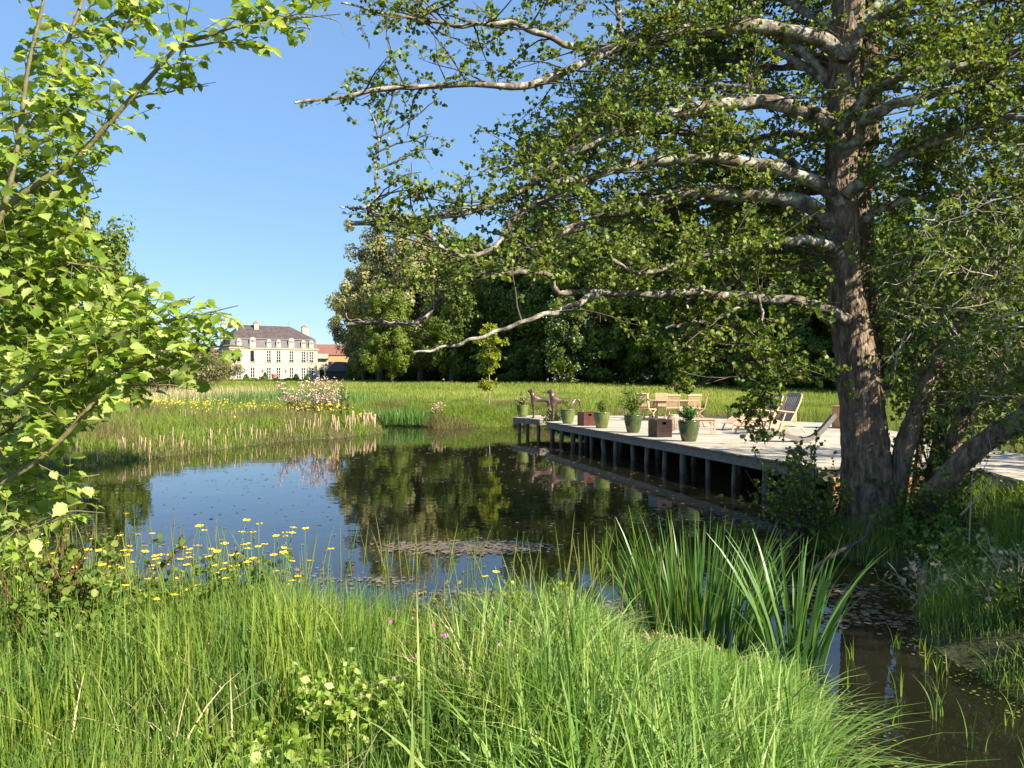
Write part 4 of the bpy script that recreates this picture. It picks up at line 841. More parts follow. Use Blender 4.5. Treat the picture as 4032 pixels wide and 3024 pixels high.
tree('plane_tree', 'pale tree at the right of the tallest pale one', 'pale', -13.5, 124, .9, 3.2)
tree('chestnut_tree', 'fresh green round tree in front of the tallest pale tree', 'd', -16.0, 112, .62, 1)
tree('chestnut_tree', 'dark rounded tree behind the slender young maple', 'c', -8, 112, .66, 3)
cm, C = crown_mesh('crown', 77, 2.6, 2.2, 4.6, 120, 60, .28, 'forest1', crad=.2)
t = thing('hawthorn', 'tall dark bush dotted with white blossom at the foot of the wood', 'shrub', (6.5, 93, 2.2)); c = link('crown', cm, t); c.location = (0, 0, 4.4)
M['whitebl'] = leafm('white_blossom', (.32, .34, .3), (.45, .45, .4), None, .2, (1, 1, 1))
rg = np.random.default_rng(5); E = C[rg.integers(0, len(C), 1500)] * rg.uniform(.95, 1.15, (1500, 1)) + rg.normal(0, .35, (1500, 3)); d = rsph((1500,), rg); u = rsph((1500,), rg)
c = link('blossom', inst('blossom', *DIAM, E, *frames(d, u), rg.uniform(.12, .25, 1500), M['whitebl']), t); c.location = (0, 0, 4.4)
# trees on the left behind the young elm
for i, (x, y, s, key, lab) in enumerate(((-40.5, 78, .8, 'b', 'large green tree on the left showing its rounded top above the elm leaves'), (-53, 84, 1.0, 'b', 'large dark tree at the far left edge'), (-46.5, 100, .66, 'd', 'bright green tree behind the left shrubs, nearer the mansion'),
        (-55, 120, .55, 'a', 'dark tree between the left trees and the mansion'), (-61, 134, .55, 'b', 'green tree far behind the left trees'), (-36, 66, 1.0, 'shrub', 'dark round shrub under the left trees'))):
    tree('park_tree', lab, key, x, y, s, i, None)
for i in range(9):
    x = -44 + i * .2; y = 74 + i * 6.0 + trng.uniform(-2, 2)
    tree('hedge_shrub', 'shrub in the row on the left leading to the mansion', ('shrub', 'brown')[i > 4 or i == 2], x, y, trng.uniform(.9, 1.35), i, 'shrubs in the row on the left', cat_='shrub')
for i, (x, y) in enumerate(((-29.5, 72), (-29.5, 78), (-33, 80))):
    tree('brown_bramble', ('brown twiggy bush nearest the yellow flowers', 'brown twiggy bush just left of the mansion front', 'brown twiggy bush behind the other two brown ones')[i], 'brown', x, y, (1.0, .85, 1.2)[i], i * 2, None, cat_='bush')
# reeds left of the meadow
rg = np.random.default_rng(8); x = rg.normal(-19, 3.0, 3500); y = rg.normal(53, 3, 3500)
tag(blades('dry_reeds', x, y, rg.uniform(.5, 1.3, 3500), rg.uniform(.02, .04, 3500), rg.uniform(.02, .3, 3500), M['straw'], rg, 3), kind='stuff', label='pale dry reeds under the brown bushes on the left')
x = rg.normal(-14, 3.0, 5000); y = rg.normal(50, 2.5, 5000)
tag(blades('green_reeds', x, y, rg.uniform(.5, 1.2, 5000), rg.uniform(.02, .04, 5000), rg.uniform(.02, .3, 5000), M['iris'], rg, 3), kind='stuff', label='dark green reeds behind the yellow flowers')
# young maple in the meadow
def young_tree():
    x, y = -1.2, 44.0; z = float(H(np.array([x]), np.array([y]))[0]); rg = np.random.default_rng(15)
    t = thing('young_maple', 'slender young tree with tiered yellow green leaves in the meadow', 'tree', (x, y, z))
    st = resample([(-.02, 0, -.1), (.03, 0, 1.2), (-.02, 0, 2.4), (.05, 0, 3.4), (.02, 0, 4.3)], 20)
    V, F = tubes(st[None], np.linspace(.03, .01, 20)[None], 6); link('trunk', mesh_np('trunk', V, F, M['deadwood'], smooth=True), t)
    P = []
    for zz, L, nb in ((1.15, .45, 6), (1.35, .4, 5), (2.0, .5, 5), (2.35, .6, 6), (2.75, .85, 9), (3.0, .7, 6), (3.5, 1.05, 10), (3.7, .8, 7), (4.0, .5, 6), (4.25, .4, 5)):
        for i in range(nb):
            a = rg.uniform(0, 6.28); l = L * rg.uniform(.5, 1.1); c, s_ = math.cos(a), math.sin(a)
            P.append(resample([(0, 0, zz), (c * l * .5, s_ * l * .5, zz + .12), (c * l, s_ * l, zz + .1)], 6))
    P = np.array(P); Q = sprout(P, 8, .34, .7, .0, 4, .1, rg, .2, 1); V1, F1 = tubes(P, np.full((len(P), 6), .006), 3); V2, F2 = tubes(Q, np.full((len(Q), 4), .003), 3)
    link('branch', mesh_np('branch', np.vstack([V1, V2]), [F1, F2 + len(V1)], M['twig']), t)
    p, d, u = leaves_on(Q, 9, rg, .1, .7, .8, .2); link('crown', inst('crown', *DIAM, p, *frames(d, u), rg.uniform(.09, .17, len(p)), M['maple']), t)
young_tree()

# ------------------------------------------------------------------ mansion
HY = 190; hx = (905 - 2016) / 3300 * HY     # front left corner
hz = float(H(np.array([hx + 8]), np.array([HY - 2]))[0])
ANG = R(30.5)
LH, DH, WH = 20.3, 11.5, 7.4
mn = thing('mansion', 'cream mansion with brown mansard roof and grey shutters across the meadow', 'house', (hx, HY, 2.72), ANG)
m = MB(); m.box((LH / 2, DH / 2, WH / 2), (LH, DH, WH)); m.build('wall', M['stucco'], mn)
m = MB(); m.box((-.03, DH / 2, WH / 2 - .1), (.06, DH - .02, WH - .22)); m.build('shaded_gable_wall', M['stucco_shade'], mn)  # thin skin over the gable end, its weaker light put into the colour
m = MB(); m.box((LH / 2, DH / 2, WH + .12), (LH + .5, DH + .5, .24)); m.box((LH / 2, -.04, 3.85), (LH + .06, .07, .18)); m.box((.3, -.03, WH / 2), (.55, .06, WH - .3)); m.box((LH - .3, -.03, WH / 2), (.55, .06, WH - .3)); m.build('cornice', M['stone'], mn)
def frustum(m, x0, x1, y0, y1, z0, X0, X1, Y0, Y1, z1):
    m.add([(x0, y0, z0), (x1, y0, z0), (x1, y1, z0), (x0, y1, z0), (X0, Y0, z1), (X1, Y0, z1), (X1, Y1, z1), (X0, Y1, z1)], [(3, 2, 1, 0), (4, 5, 6, 7), (0, 1, 5, 4), (1, 2, 6, 5), (2, 3, 7, 6), (3, 0, 4, 7)])
Z1 = WH + .24; m = MB(); frustum(m, -.1, LH + .1, -.1, DH + .1, Z1, .35, LH - .35, .6, DH - .6, Z1 + 2.1); rf = m.build('mansard_roof', M['slate2'], mn)
m = MB(); frustum(m, .0, LH - .0, .3, DH - .3, Z1 + 2.1, 3.6, LH - 5.2, DH / 2 - .05, DH / 2 + .05, Z1 + 5.6); rf2 = m.build('roof', M['slate'], mn)
m = MB(); m.box((LH / 2, .42, Z1 + 2.12), (LH - .1, .2, .16)); m.box((LH / 2 - .8, DH / 2, Z1 + 5.62), (LH - 8.7, .25, .14)); m.build('ridge_flashing', M['zinc'], mn)
for fx in (3.7, LH - 5.3): m = MB(); m.cyl((fx, DH / 2, Z1 + 5.6), (fx, DH / 2, Z1 + 6.7), .07, .03, 6); m.lathe([(0, -.12), (.13, 0), (0, .12)], 8, (fx, DH / 2, Z1 + 6.3)); m.build('finial', M['zinc'], mn)
def chim(x, y, z0, z1, w, d):
    c = MB().box((x, y, (z0 + z1) / 2), (w, d, z1 - z0)).build('chimney', M['stone'], mn)
    m = MB(); m.box((x, y, z1 + .09), (w + .15, d + .15, .18)); m.box((x, y, z1 + .3), (w * .7, d * .7, .24)); m.cyl((x, y, z1 + .4), (x, y, z1 + .7), .16, .13, 8); m.build('chimney_cap', M['brick'], c)
chim(6.9, DH / 2 - 1.4, Z1 + 3.6, Z1 + 5.9, 1.0, .8); chim(LH - .9, DH / 2 + 1.5, Z1 + 2, Z1 + 5.6, 1.5, 1.0); chim(.2, DH / 2 + 2, Z1 + 1.0, Z1 + 5.6, 1.2, 1.0)
bays = [2.05, 5.2, 9.0, 11.3, 14.4, 17.35, 19.45 - .15]
BX = [b * LH / 20.9 for b in bays]
for i, bx_ in enumerate(BX):
    # dormer
    big = i in (1, 4); w = 1.35 if big else 1.05; h_ = 1.75 if big else 1.45
    m = MB(); m.box((bx_, .35, Z1 + .05 + h_ / 2), (w, 1.1, h_)); m.cyl((bx_, -.2, Z1 + .05 + h_), (bx_, .9, Z1 + .05 + h_), w / 2, n=16); d_ = m.build('dormer', M['stone'], mn)
    m = MB(); m.box((bx_, -.225, Z1 + .1 + h_ / 2), (w * .62, .05, h_ * .9)); m.cyl((bx_, -.25, Z1 + .02 + h_ * .95), (bx_, -.2, Z1 + .02 + h_ * .95), w * .31, n=14); m.build('dormer_shutter', M['shutter'], d_)
    for lvl, (z0, hh_) in enumerate(((.55, 2.55), (4.45, 2.55))):
        if lvl == 0 and i in (1, 4): z0, hh_ = .12, 2.98
        W_ = .98
        f = MB()
        f.box((bx_ - W_ / 2 - .04, -.02, z0 + hh_ / 2), (.08, .14, hh_)); f.box((bx_ + W_ / 2 + .04, -.02, z0 + hh_ / 2), (.08, .14, hh_)); f.box((bx_, -.02, z0 + hh_ + .05), (W_ + .16, .14, .1)); f.box((bx_, -.07, z0 - .06), (W_ + .5, .22, .12))
        wn_ = f.build('window', M['stone'], mn)
        MB().box((bx_, -.012, z0 + hh_ / 2), (W_, .02, hh_)).build('pane', M['pane'], wn_)
        m = MB()
        opened = (lvl == 1 and i < 2)
        if not opened:
            m.box((bx_, -.035, z0 + hh_ / 2), (.12, .03, hh_))
            for q in range(1, 4): m.box((bx_, -.034, z0 + hh_ * q / 4), (W_ - .1, .025, .07))
            for s_ in (-1, 1): m.box((bx_ + s_ * (W_ / 2 - .035), -.036, z0 + hh_ / 2), (.07, .03, hh_))
        else: m.box((bx_ + .4, -.04, z0 + hh_ / 2), (.1, .03, hh_))
        m.build('sash', M['white'], wn_)
        if lvl == 1:
            m = MB(); m.box((bx_, -.17, z0 + .5), (W_, .03, .04))
            for q in range(7): m.box((bx_ - .42 + q * .14, -.17, z0 + .25), (.025, .025, .46))
            m.build('railing', M['iron'], wn_)
        for s_ in (-1, 1):
            m = MB(); m.box((bx_ + s_ * (W_ / 2 + .09 + .27), -.045, z0 + hh_ / 2), (.54, .05, hh_))
            for q in range(3): m.box((bx_ + s_ * (W_ / 2 + .36), -.075, z0 + hh_ * (.18 + .32 * q)), (.4, .012, hh_ * .24))
            m.build('shutter', M['shutter'], mn)
for bx_ in (7.3, 12.6): MB().box((bx_, -.12, 2.3), (.2, .2, .45)).build('wall_lamp', M['iron'], mn)
def onhouse(u, v, z=0): return (hx + u * math.cos(ANG) - v * math.sin(ANG), HY + u * math.sin(ANG) + v * math.cos(ANG), 2.72 + z)
wg = thing('side_wing', 'lower cream wing covered in climber stems left of the mansion', 'building', onhouse(-9.2, 3), ANG)
m = MB(); m.box((4.4, 3.5, 2.6), (8.7, 7, 5.2)); m.build('wall', M['stucco'], wg); m = MB(); m.add([(-.3, -.3, 5.2), (9, -.3, 5.2), (9, 7.3, 5.2), (-.3, 7.3, 5.2), (.2, 3.5, 7.4), (8.7, 3.5, 7.4)], [(0, 1, 5, 4), (2, 3, 4, 5), (1, 2, 5), (3, 0, 4), (3, 2, 1, 0)]); m.build('roof', M['redtile'], wg)
for bx_ in (5.2, 7.3): m = MB(); m.box((bx_, -.03, 3.5), (.8, .06, 1.4)); m.build('window', M['shutter'], wg)
rr_ = random.Random(3); m = MB()
for i in range(60): x0 = rr_.uniform(2, 8.6); z0 = rr_.uniform(.5, 4.6); m.beam((x0, -.06, z0), (x0 + rr_.gauss(0, .5), -.06, min(5.1, z0 + rr_.uniform(.2, .9))), .05, .04)
m.build('climber', M['brushy'], wg)
an = thing('annex', 'shaded narrow annex with balcony on the right side of the mansion', 'building', onhouse(LH + .1, 2), ANG)
m = MB(); m.box((1.6, 3.5, 3.3), (3.2, 7, 6.6)); m.build('wall', M['stone'], an); m = MB(); m.box((1.6, -.5, 5.4), (2.6, 1, .12)); m.box((1.6, -.95, 6.1), (2.6, .05, .05))
for q in range(10): m.box((.35 + q * .28, -.95, 5.75), (.04, .04, .7))
m.build('balcony', M['iron'], an); MB().box((1.6, -.03, 1.6), (1.0, .06, 2.3)).build('door', M['pane'], an)
ho = thing('orange_house', 'orange rendered house with red tiled roof behind the mansion', 'house', (-59.5, 240, 2.0), R(8))
m = MB(); m.box((6, 4, 4.2), (12, 8, 8.4)); m.build('wall', M['orange'], ho); m = MB(); m.add([(-.4, -.4, 8.4), (12.4, -.4, 8.4), (12.4, 8.4, 8.4), (-.4, 8.4, 8.4), (-.4, 4, 11.6), (12.4, 4, 11.6)], [(0, 1, 5, 4), (2, 3, 4, 5), (1, 2, 5), (3, 0, 4), (3, 2, 1, 0)]); m.build('roof', M['redtile'], ho)
for bx_ in (2, 4.6, 7.2, 9.8):
    f = MB().box((bx_, -.02, 5.6), (1.0, .08, 1.7)).build('window', M['pane'], ho); MB().box((bx_ - .8, -.03, 5.6), (.5, .06, 1.7)).box((bx_ + .8, -.03, 5.6), (.5, .06, 1.7)).build('shutter', M['redtile'], f)
hu = thing('stone_hut', 'low dark hut under the pale tree beside the mansion', 'hut', (-39, 176, 2.55), R(15))
m = MB(); m.box((2.8, 2, 1.1), (5.6, 4, 2.2)); m.build('wall', M['flagst'], hu); m = MB(); m.add([(-.2, -.2, 2.2), (5.8, -.2, 2.2), (5.8, 4.2, 2.2), (-.2, 4.2, 2.2), (1.8, 2, 4.2), (4.2, 2, 4.2)], [(0, 1, 5, 4), (2, 3, 4, 5), (1, 2, 5), (3, 0, 4), (3, 2, 1, 0)]); m.build('roof', M['slate'], hu)
# a tree off to the right of the mansion whose shade falls across its front
tree('park_tree', 'tall dark tree shading the right half of the mansion', 'c', -29.5, 187, .74, 1)
tree('park_tree', 'second tall dark tree behind the one shading the mansion', 'b', -24, 190, .95, 4)
# topiary and pots before the mansion
M['box'] = leafm('clipped_box', (.04, .1, .02), (.07, .15, .03), None, .15)
for i, (u, h_, r_) in enumerate(((2.7, 1.5, .8), (6.9, 1.9, .8), (14.0, 1.7, .8), (16.6, 1.6, .8))):
    p = onhouse(u, -4, -.1); rg = np.random.default_rng(200 + i); n_ = 900; zz = rg.uniform(0, 1, n_); a = rg.uniform(0, 6.28, n_); rr = r_ * (1 - zz) ** .7 * rg.uniform(.85, 1.05, n_)
    P = np.stack([rr * np.cos(a), rr * np.sin(a), zz * h_], 1); d = rsph((n_,), rg); u_ = nrm(P * [1, 1, .2] + rsph((n_,), rg) * .3)
    t = thing('topiary_cone', ('clipped cone by the leftmost window of the mansion', 'clipped cone by the open garden door, left of the urn', 'clipped cone by the right garden door of the mansion', 'clipped cone furthest right before the mansion')[i], 'topiary', p); link('foliage', inst('foliage', *QUAD, P, *frames(d, u_), rg.uniform(.15, .25, n_), M['box']), t); MB().cyl((0, 0, -.1), (0, 0, h_ * .8), .06, .03, 6).build('stem', M['twig'], t)
for i, (u, w_) in enumerate(((4.2, 1.3), (9.5, 1.0), (12.2, 1.6), (18.8, 1.6))):
    p = onhouse(u, -4.5, -.1); rg = np.random.default_rng(220 + i); n_ = 900; d0 = rsph((n_,), rg); P = d0 * [w_, .6, .7]; P[:, 2] = np.abs(P[:, 2]); d = rsph((n_,), rg)
    t = thing('low_shrub', ('low green shrub left of the garden door', 'low green shrub left of centre beside the terracotta urn', 'wide low shrub at the centre of the mansion front', 'dark low shrub at the right corner of the mansion')[i], 'shrub', p); link('foliage', inst('foliage', *QUAD, P, *frames(d, d0), rg.uniform(.15, .25, n_), M['box']), t)
for i, (u, s_) in enumerate(((-4.6, .8), (-1.4, .9), (3.2, 1.0), (9.2, 1.5), (6.1, 1.0))):
    t = thing('terracotta_pot', ('terracotta pot before the side wing', 'terracotta pot before the shaded gable', 'terracotta pot under the leftmost window', 'tall terracotta urn near the centre of the front', 'terracotta pot beside the left garden door')[i], 'pot', onhouse(u, -3.2, 0)); m = MB(); m.lathe([(0, 0), (.3, 0), (.36, .3), (.42, .75), (.48, .95), (.5, 1.05), (.4, 1.06), (0, .95)], 14); m.build('body', M['terracotta'], t, True); t.scale = (s_ * .9, s_ * .9, s_)
# ------------------------------------------------------------------ the big alder
TY = 10.4
def noise_s(a, b, c): return np.sin(a) * np.sin(b + 1.3 * np.sin(c)) 
al_base = np.array([4.28, TY, .05])
alder = thing('alder_tree', 'big spreading tree with rough trunk and lichened limbs beside the deck', 'tree', al_base)
def local(V): return V - al_base
def trunk3(pts, rad, name='trunk', parent=None, base=None, s=56, k=170, flare=.0, mat='bark', amp=.065):
    C = resample(np.column_stack([pts, rad]), k); r = C[:, 3]; C = C[:, :3]
    a = np.linspace(0, 2 * np.pi, s, endpoint=False)[None]; zz = C[:, 2:3]
    ph = 2.2 * np.sin(zz * 1.1) + .7 * np.sin(zz * 3.7)
    ridge = np.abs(np.sin(a * 7 + ph + .8 * np.sin(zz * 6 + a * 3))) * .6 + np.abs(np.sin(a * 12 - ph * 1.4 + np.sin(zz * 9 + a * 5))) * .4
    plates = .5 + .5 * np.sin(zz * 22 + 4 * np.sin(a * 5) + 2 * np.sin(zz * 5))
    root = 1 + flare * np.exp(-np.maximum(zz - C[0, 2], 0) / .35) * (1 + .35 * np.sin(a * 5 + .7))
    rr = r[:, None] * root * (1 + amp * 2.2 * (ridge - .5) + amp * .7 * plates + .04 * np.sin(a * 2 + zz * 1.3) + .03 * np.sin(a * 3 - zz * 2.1))
    V = np.stack([C[:, :1] + rr * np.cos(a), C[:, 1:2] + rr * np.sin(a), np.broadcast_to(zz, rr.shape)], -1).reshape(-1, 3)
    i = np.arange(k - 1)[:, None]; j = np.arange(s)[None]
    F = np.stack([i * s + j, i * s + (j + 1) % s, (i + 1) * s + (j + 1) % s, (i + 1) * s + j], -1).reshape(-1, 4)
    return link(name, mesh_np(name, V - base, F, M[mat], smooth=True), parent), C, r
tp = [DP(1893, 1190, TY), DP(1888, 1110, TY), DP(1872, 1000, TY), DP(1863, 900, TY), DP(1848, 760, TY), DP(1824, 620, TY), DP(1818, 480, TY), DP(1817, 300, TY), DP(1826, 120, TY), DP(1836, -40, TY), DP(1830, -260, TY), DP(1815, -600, TY)]
# radius = half the width seen
tr_ = [w * .87 / 2 / (3300 / 1.8228) * TY for w in (130, 112, 106, 98, 90, 82, 76, 72, 68, 66, 58, 40)]
trunk3(tp, tr_, parent=alder, base=al_base, flare=.25)
TP = np.array(tp)
# second stem behind the first
bp = [(4.75, 11.4, 0), (4.85, 11.6, 2.5), (4.75, 11.7, 5), DP(1868, 300, 11.8), DP(1875, 100, 11.8), DP(1885, -100, 12), DP(1890, -500, 12)]
trunk3(np.array(bp), [.26, .24, .22, .2, .18, .16, .1], name='second_trunk', parent=alder, base=al_base, s=32, k=90)
limbs = []   # (points (k,3), r0, r1, leafiness)
def limb(dpts, Y0, Y1, w0, w1, leaf=1., bow=0.):
    n_ = len(dpts); pts = []
    for i, (a, b) in enumerate(dpts):
        t = i / (n_ - 1); Y = Y0 + (Y1 - Y0) * t + bow * math.sin(math.pi * t); pts.append(DP(a, b, Y))
    k = 44; P = resample(pts, k)
    sc = TY / (3300 / 1.8228) / 2
    r = (w0 + (w1 - w0) * np.linspace(0, 1, k) ** .75) * sc
    limbs.append((P, r, leaf)); return P
limb([(1830, 128), (1790, 95), (1740, 75), (1640, 58), (1540, 62), (1450, 75), (1350, 98), (1280, 125), (1210, 160), (1130, 185), (1000, 182), (870, 190), (790, 198), (700, 215), (640, 224)], 10.3, 8.9, 38, 5)
limb([(1350, 98), (1280, 105), (1220, 95), (1180, 78), (1100, 50), (1000, 55), (900, 42), (800, 22), (740, 5)], 9.8, 9.0, 17, 4)
limb([(1820, 310), (1790, 268), (1740, 240), (1660, 222), (1570, 224), (1480, 240), (1400, 262), (1320, 292), (1250, 322), (1190, 360), (1130, 410), (1077, 430), (995, 461), (920, 476), (865, 482), (760, 484)], 10.3, 9.2, 40, 9)
limb([(865, 482), (809, 454), (735, 446)], 9.3, 9.1, 9, 3, .6)
limb([(905, 478), (800, 458), (815, 420), (810, 360), (818, 300), (800, 240)], 9.2, 9.2, 9, 3)
limb([(1820, 440), (1790, 410), (1740, 385), (1680, 365), (1600, 348), (1500, 340), (1371, 357), (1300, 375), (1248, 402), (1180, 430), (1107, 469), (1077, 531), (1010, 552), (960, 540), (935, 515)], 10.3, 9.0, 34, 7)
limb([(1265, 390), (1235, 392), (1196, 394)], 9.5, 9.3, 12, 9, 0)
limb([(1820, 520), (1780, 470), (1740, 440), (1680, 425), (1600, 420), (1500, 415), (1375, 447), (1260, 485), (1164, 523), (1100, 555), (1038, 582), (974, 624), (940, 660), (907, 700), (861, 696), (749, 702)], 10.4, 9.6, 42, 7)
limb([(905, 698), (760, 690), (745, 660), (722, 638)], 9.6, 9.5, 5, 2, .1)
limb([(1820, 560), (1790, 532), (1730, 520), (1650, 525), (1560, 545), (1480, 565), (1430, 582), (1380, 590), (1320, 560)], 10.3, 8.8, 30, 6)
limb([(1820, 600), (1790, 578), (1730, 575), (1650, 588), (1580, 610), (1540, 628), (1480, 650)], 10.6, 10.4, 22, 6)
limb([(1830, 690), (1790, 672), (1750, 655), (1680, 647), (1591, 640), (1480, 632), (1400, 637), (1330, 632), (1206, 630), (1198, 604), (1164, 588), (1113, 586), (1063, 599)], 10.2, 8.8, 26, 8, .8)
limb([(1290, 636), (1261, 648), (1210, 672), (1164, 683), (1059, 721), (974, 747), (894, 763)], 9.1, 8.6, 13, 4, .8)
limb([(1640, 645), (1591, 668), (1540, 690), (1480, 700), (1440, 708)], 9.9, 9.6, 12, 5, .7)
limb([(1820, 340), (1858, 294), (1869, 260), (1910, 234), (1984, 212), (2077, 193), (2212, 205), (2350, 250)], 10.3, 9.0, 30, 12)
limb([(1815, 280), (1869, 208), (1917, 178), (1984, 152), (2058, 141), (2212, 152), (2360, 190)], 10.1, 8.8, 26, 10)
limb([(1830, 420), (1902, 361), (1969, 327), (2058, 286), (2151, 257), (2260, 257)], 10.2, 8.6, 28, 10)
limb([(1825, 130), (1865, 60), (1917, 22), (1990, -10), (2100, -60)], 10.2, 9.2, 26, 10)
limb([(1850, 80), (1910, 52), (1965, 26), (2051, 22), (2130, 5), (2250, -20)], 11.4, 10.8, 18, 8)
limb([(1860, 165), (1880, 140), (1902, 126), (1947, 126), (2021, 138), (2100, 160), (2200, 180)], 10.6, 10.2, 14, 8)
limb([(1885, 160), (1947, 112), (2021, 97), (2077, 74), (2170, 45), (2300, 0)], 11.6, 11, 20, 8)
limb([(1895, 60), (1913, 63), (2003, 74), (2058, 97), (2170, 115), (2300, 110)], 11.2, 10.2, 13, 7)
limb([(1840, 490), (1880, 465), (1910, 450), (1965, 431), (2080, 425), (2212, 428)], 10.4, 9.8, 18, 8)
limb([(1800, 125), (1742, 115), (1668, 112), (1612, 119), (1538, 149), (1463, 178), (1389, 223), (1300, 250)], 11, 12.4, 20, 6)
limb([(1800, 147), (1679, 145), (1575, 149), (1480, 140), (1380, 150)], 11, 12.8, 20, 6)
limb([(1800, 300), (1724, 290), (1649, 298), (1556, 335), (1500, 372), (1426, 409), (1340, 430)], 11, 12.6, 24, 6)
limb([(1560, 160), (1575, 164), (1649, 193), (1720, 210)], 12, 11.6, 8, 5)
limb([(1800, 415), (1768, 413), (1649, 409), (1538, 391), (1463, 380), (1380, 360), (1260, 310)], 11, 12.6, 20, 6)
limb([(1640, 415), (1560, 440), (1500, 470), (1440, 500), (1380, 560)], 12.6, 12.2, 12, 5)
limb([(1340, 80), (1335, 20), (1320, -40)], 9.8, 9.8, 12, 8)
limb([(1780, 440), (1755, 520), (1730, 430)], 11.2, 11.4, 8, 4, .3)
# hanging sprays over the deck
limb([(1640, 640), (1655, 740), (1650, 800), (1640, 860), (1640, 900)], 9.6, 9.0, 7, 2, 1.3)
limb([(1480, 640), (1490, 740), (1480, 800), (1470, 840)], 9.9, 9.6, 6, 2, 1.3)
# procedural limbs round the back, sides and top, which the photo shows only as foliage
lr = np.random.default_rng(31)
def plimb(z, az, L, w, rise=.25):
    sc = np.interp(z, TP[:, 2], np.arange(len(TP))); i = int(min(sc, len(TP) - 2)); f = sc - i; o = TP[i] * (1 - f) + TP[i + 1] * f
    d = np.array([math.cos(az), math.sin(az), 0]); s_ = np.array([-d[1], d[0], 0]); wv = lr.normal(0, .25)
    pts = [o, o + d * L * .2 + [0, 0, L * rise * .8], o + d * L * .5 + s_ * wv + [0, 0, L * rise], o + d * L * .8 + s_ * wv * 2 + [0, 0, L * rise * .7], o + d * L + s_ * wv * 3 + [0, 0, L * rise * .25]]
    P = resample(pts, 44); limbs.append((P, (w + (4 - w) * np.linspace(0, 1, 44) ** .8) * TY / (3300 / 1.8228) / 2, 1.))
for z in np.arange(3.6, 13.5, .68):
    for q in range(2):
        az = lr.uniform(R(25), R(178)); L = lr.uniform(3.6, 6.0) * (1 - .45 * smooth(8, 14, z)); plimb(z, az, L, 20, lr.uniform(.05, .3))
for z in np.arange(8.2, 13.5, .5): plimb(z, lr.uniform(R(150), R(215)), lr.uniform(3.5, 6.) * (1 - .4 * smooth(9, 14, z)), 22, .15)
for z in np.arange(4.2, 12, 1.1): plimb(z, lr.uniform(R(-35), R(30)), lr.uniform(3, 5), 20, .2)
for P, r, lf in limbs:
    rr = r * (1 + .06 * np.sin(np.arange(44) * 1.1 + P[0, 2] * 7) + .05 * np.sin(np.arange(44) * 2.7 + P[0, 0] * 5))
    Pj = P + np.stack([np.sin(np.arange(44) * .9 + P[0, 1]), np.sin(np.arange(44) * 1.3 + P[0, 2] * 3), np.cos(np.arange(44) * 1.1 + P[0, 0] * 4)], 1) * .012
    V, F = tubes(Pj[None], rr[None], 12); link('branch', mesh_np('branch', local(V), F, M['limb'], smooth=True), alder)
LP = np.stack([l[0] for l in limbs]); lf = np.array([l[2] for l in limbs])
rg = np.random.default_rng(77)
SB = []
for P, w in zip(LP, lf):
    L = np.linalg.norm(np.diff(P, axis=0), axis=1).sum(); m_ = int(L * 7.5 * w)
    if m_ > 0: SB.append(sprout(P[None], m_, 1.3, .75, .1, 7, .13, rg, .16, 1, curve=.0, Lfall=.35, flat=.28))
for P, w in zip(LP, lf):
    if w == 1.3: SB.append(sprout(P[None], 26, .38, .85, -.05, 7, .16, rg, .3, 1, Lfall=.1))
SB = np.concatenate(SB)
TW = sprout(SB, 8, .42, .75, .14, 5, .17, rg, .12, 1, Lfall=.3, flat=.45)
def crownkeep(P):
    px, py = proj(P); dx, dy = px / 1.8228, py / 1.8228
    lim = np.interp(dy, [-400, 0, 60, 110, 150, 225, 290, 340, 400, 480, 540, 600, 650, 700, 760, 830], [600, 690, 720, 870, 700, 640, 770, 760, 715, 740, 790, 760, 880, 900, 900, 1250])
    lim = lim + 26 * np.sin(dy * .05) + 14 * np.sin(dy * .21)
    ok = dx > lim + 14
    # airy left side, clear band above the deck
    low = np.interp(dx, [900, 1000, 1150, 1300, 1400, 1550, 1700, 1760, 1830], [790, 720, 660, 690, 760, 800, 800, 830, 900])
    hang = ((np.abs(dx - 1640) < 55) & (dy < 960)) | ((np.abs(dx - 1475) < 35) & (dy < 850))
    ok &= (dy < low) | hang | (dx > 1850)
    return ok & (P[:, 1] > 7.2)
e = TW[:, -1]; TW = TW[crownkeep(e) & crownkeep(TW[:, 0])]
px, py = proj(TW[:, -1]); dens = .65 + .35 * smooth(800, 1500, px / 1.8228 + 0 * px); TW = TW[rg.uniform(size=len(TW)) < dens]
SBk = SB[crownkeep(SB[:, -1])]
V1, F1 = tubes(SBk, np.tile(np.linspace(.012, .003, 7), (len(SBk), 1)), 4); V2, F2 = tubes(TW, np.tile(np.linspace(.0035, .0018, 5), (len(TW), 1)), 3)
link('twigs', mesh_np('twigs', local(np.vstack([V1, V2])), [F1, F2 + len(V1)], M['twig']), alder)
p, d, u = leaves_on(TW, 11, rg, .15, .7, .4); print('alder leaves', len(p), 'limbs', len(limbs))
link('crown', inst('crown', *ROUND, local(p), *frames(d, u), rg.uniform(.6, 1.15, len(p)) * .055, M['alder']), alder)
# catkins hanging from the twigs
s_ = TW[rg.integers(0, len(TW), 900), -1]; P = np.stack([s_, s_ - [0, 0, .04], s_ - [0, 0, .08]], 1); V, F = tubes(P, np.tile([.003, .006, .003], (900, 1)), 4)
M['catkin'] = flat('brown_catkin', (.13, .05, .03)); link('catkins', mesh_np('catkins', local(V), F, M['catkin']), alder)
# sawn stub on the trunk
q = DP(1820, 172, TY - .42); MB().cyl(local(q + np.array([0, .15, 0])), local(q + np.array([0, -.03, .0])), .045, .04, 10).build('sawn_stub', M['deadwood'], alder)

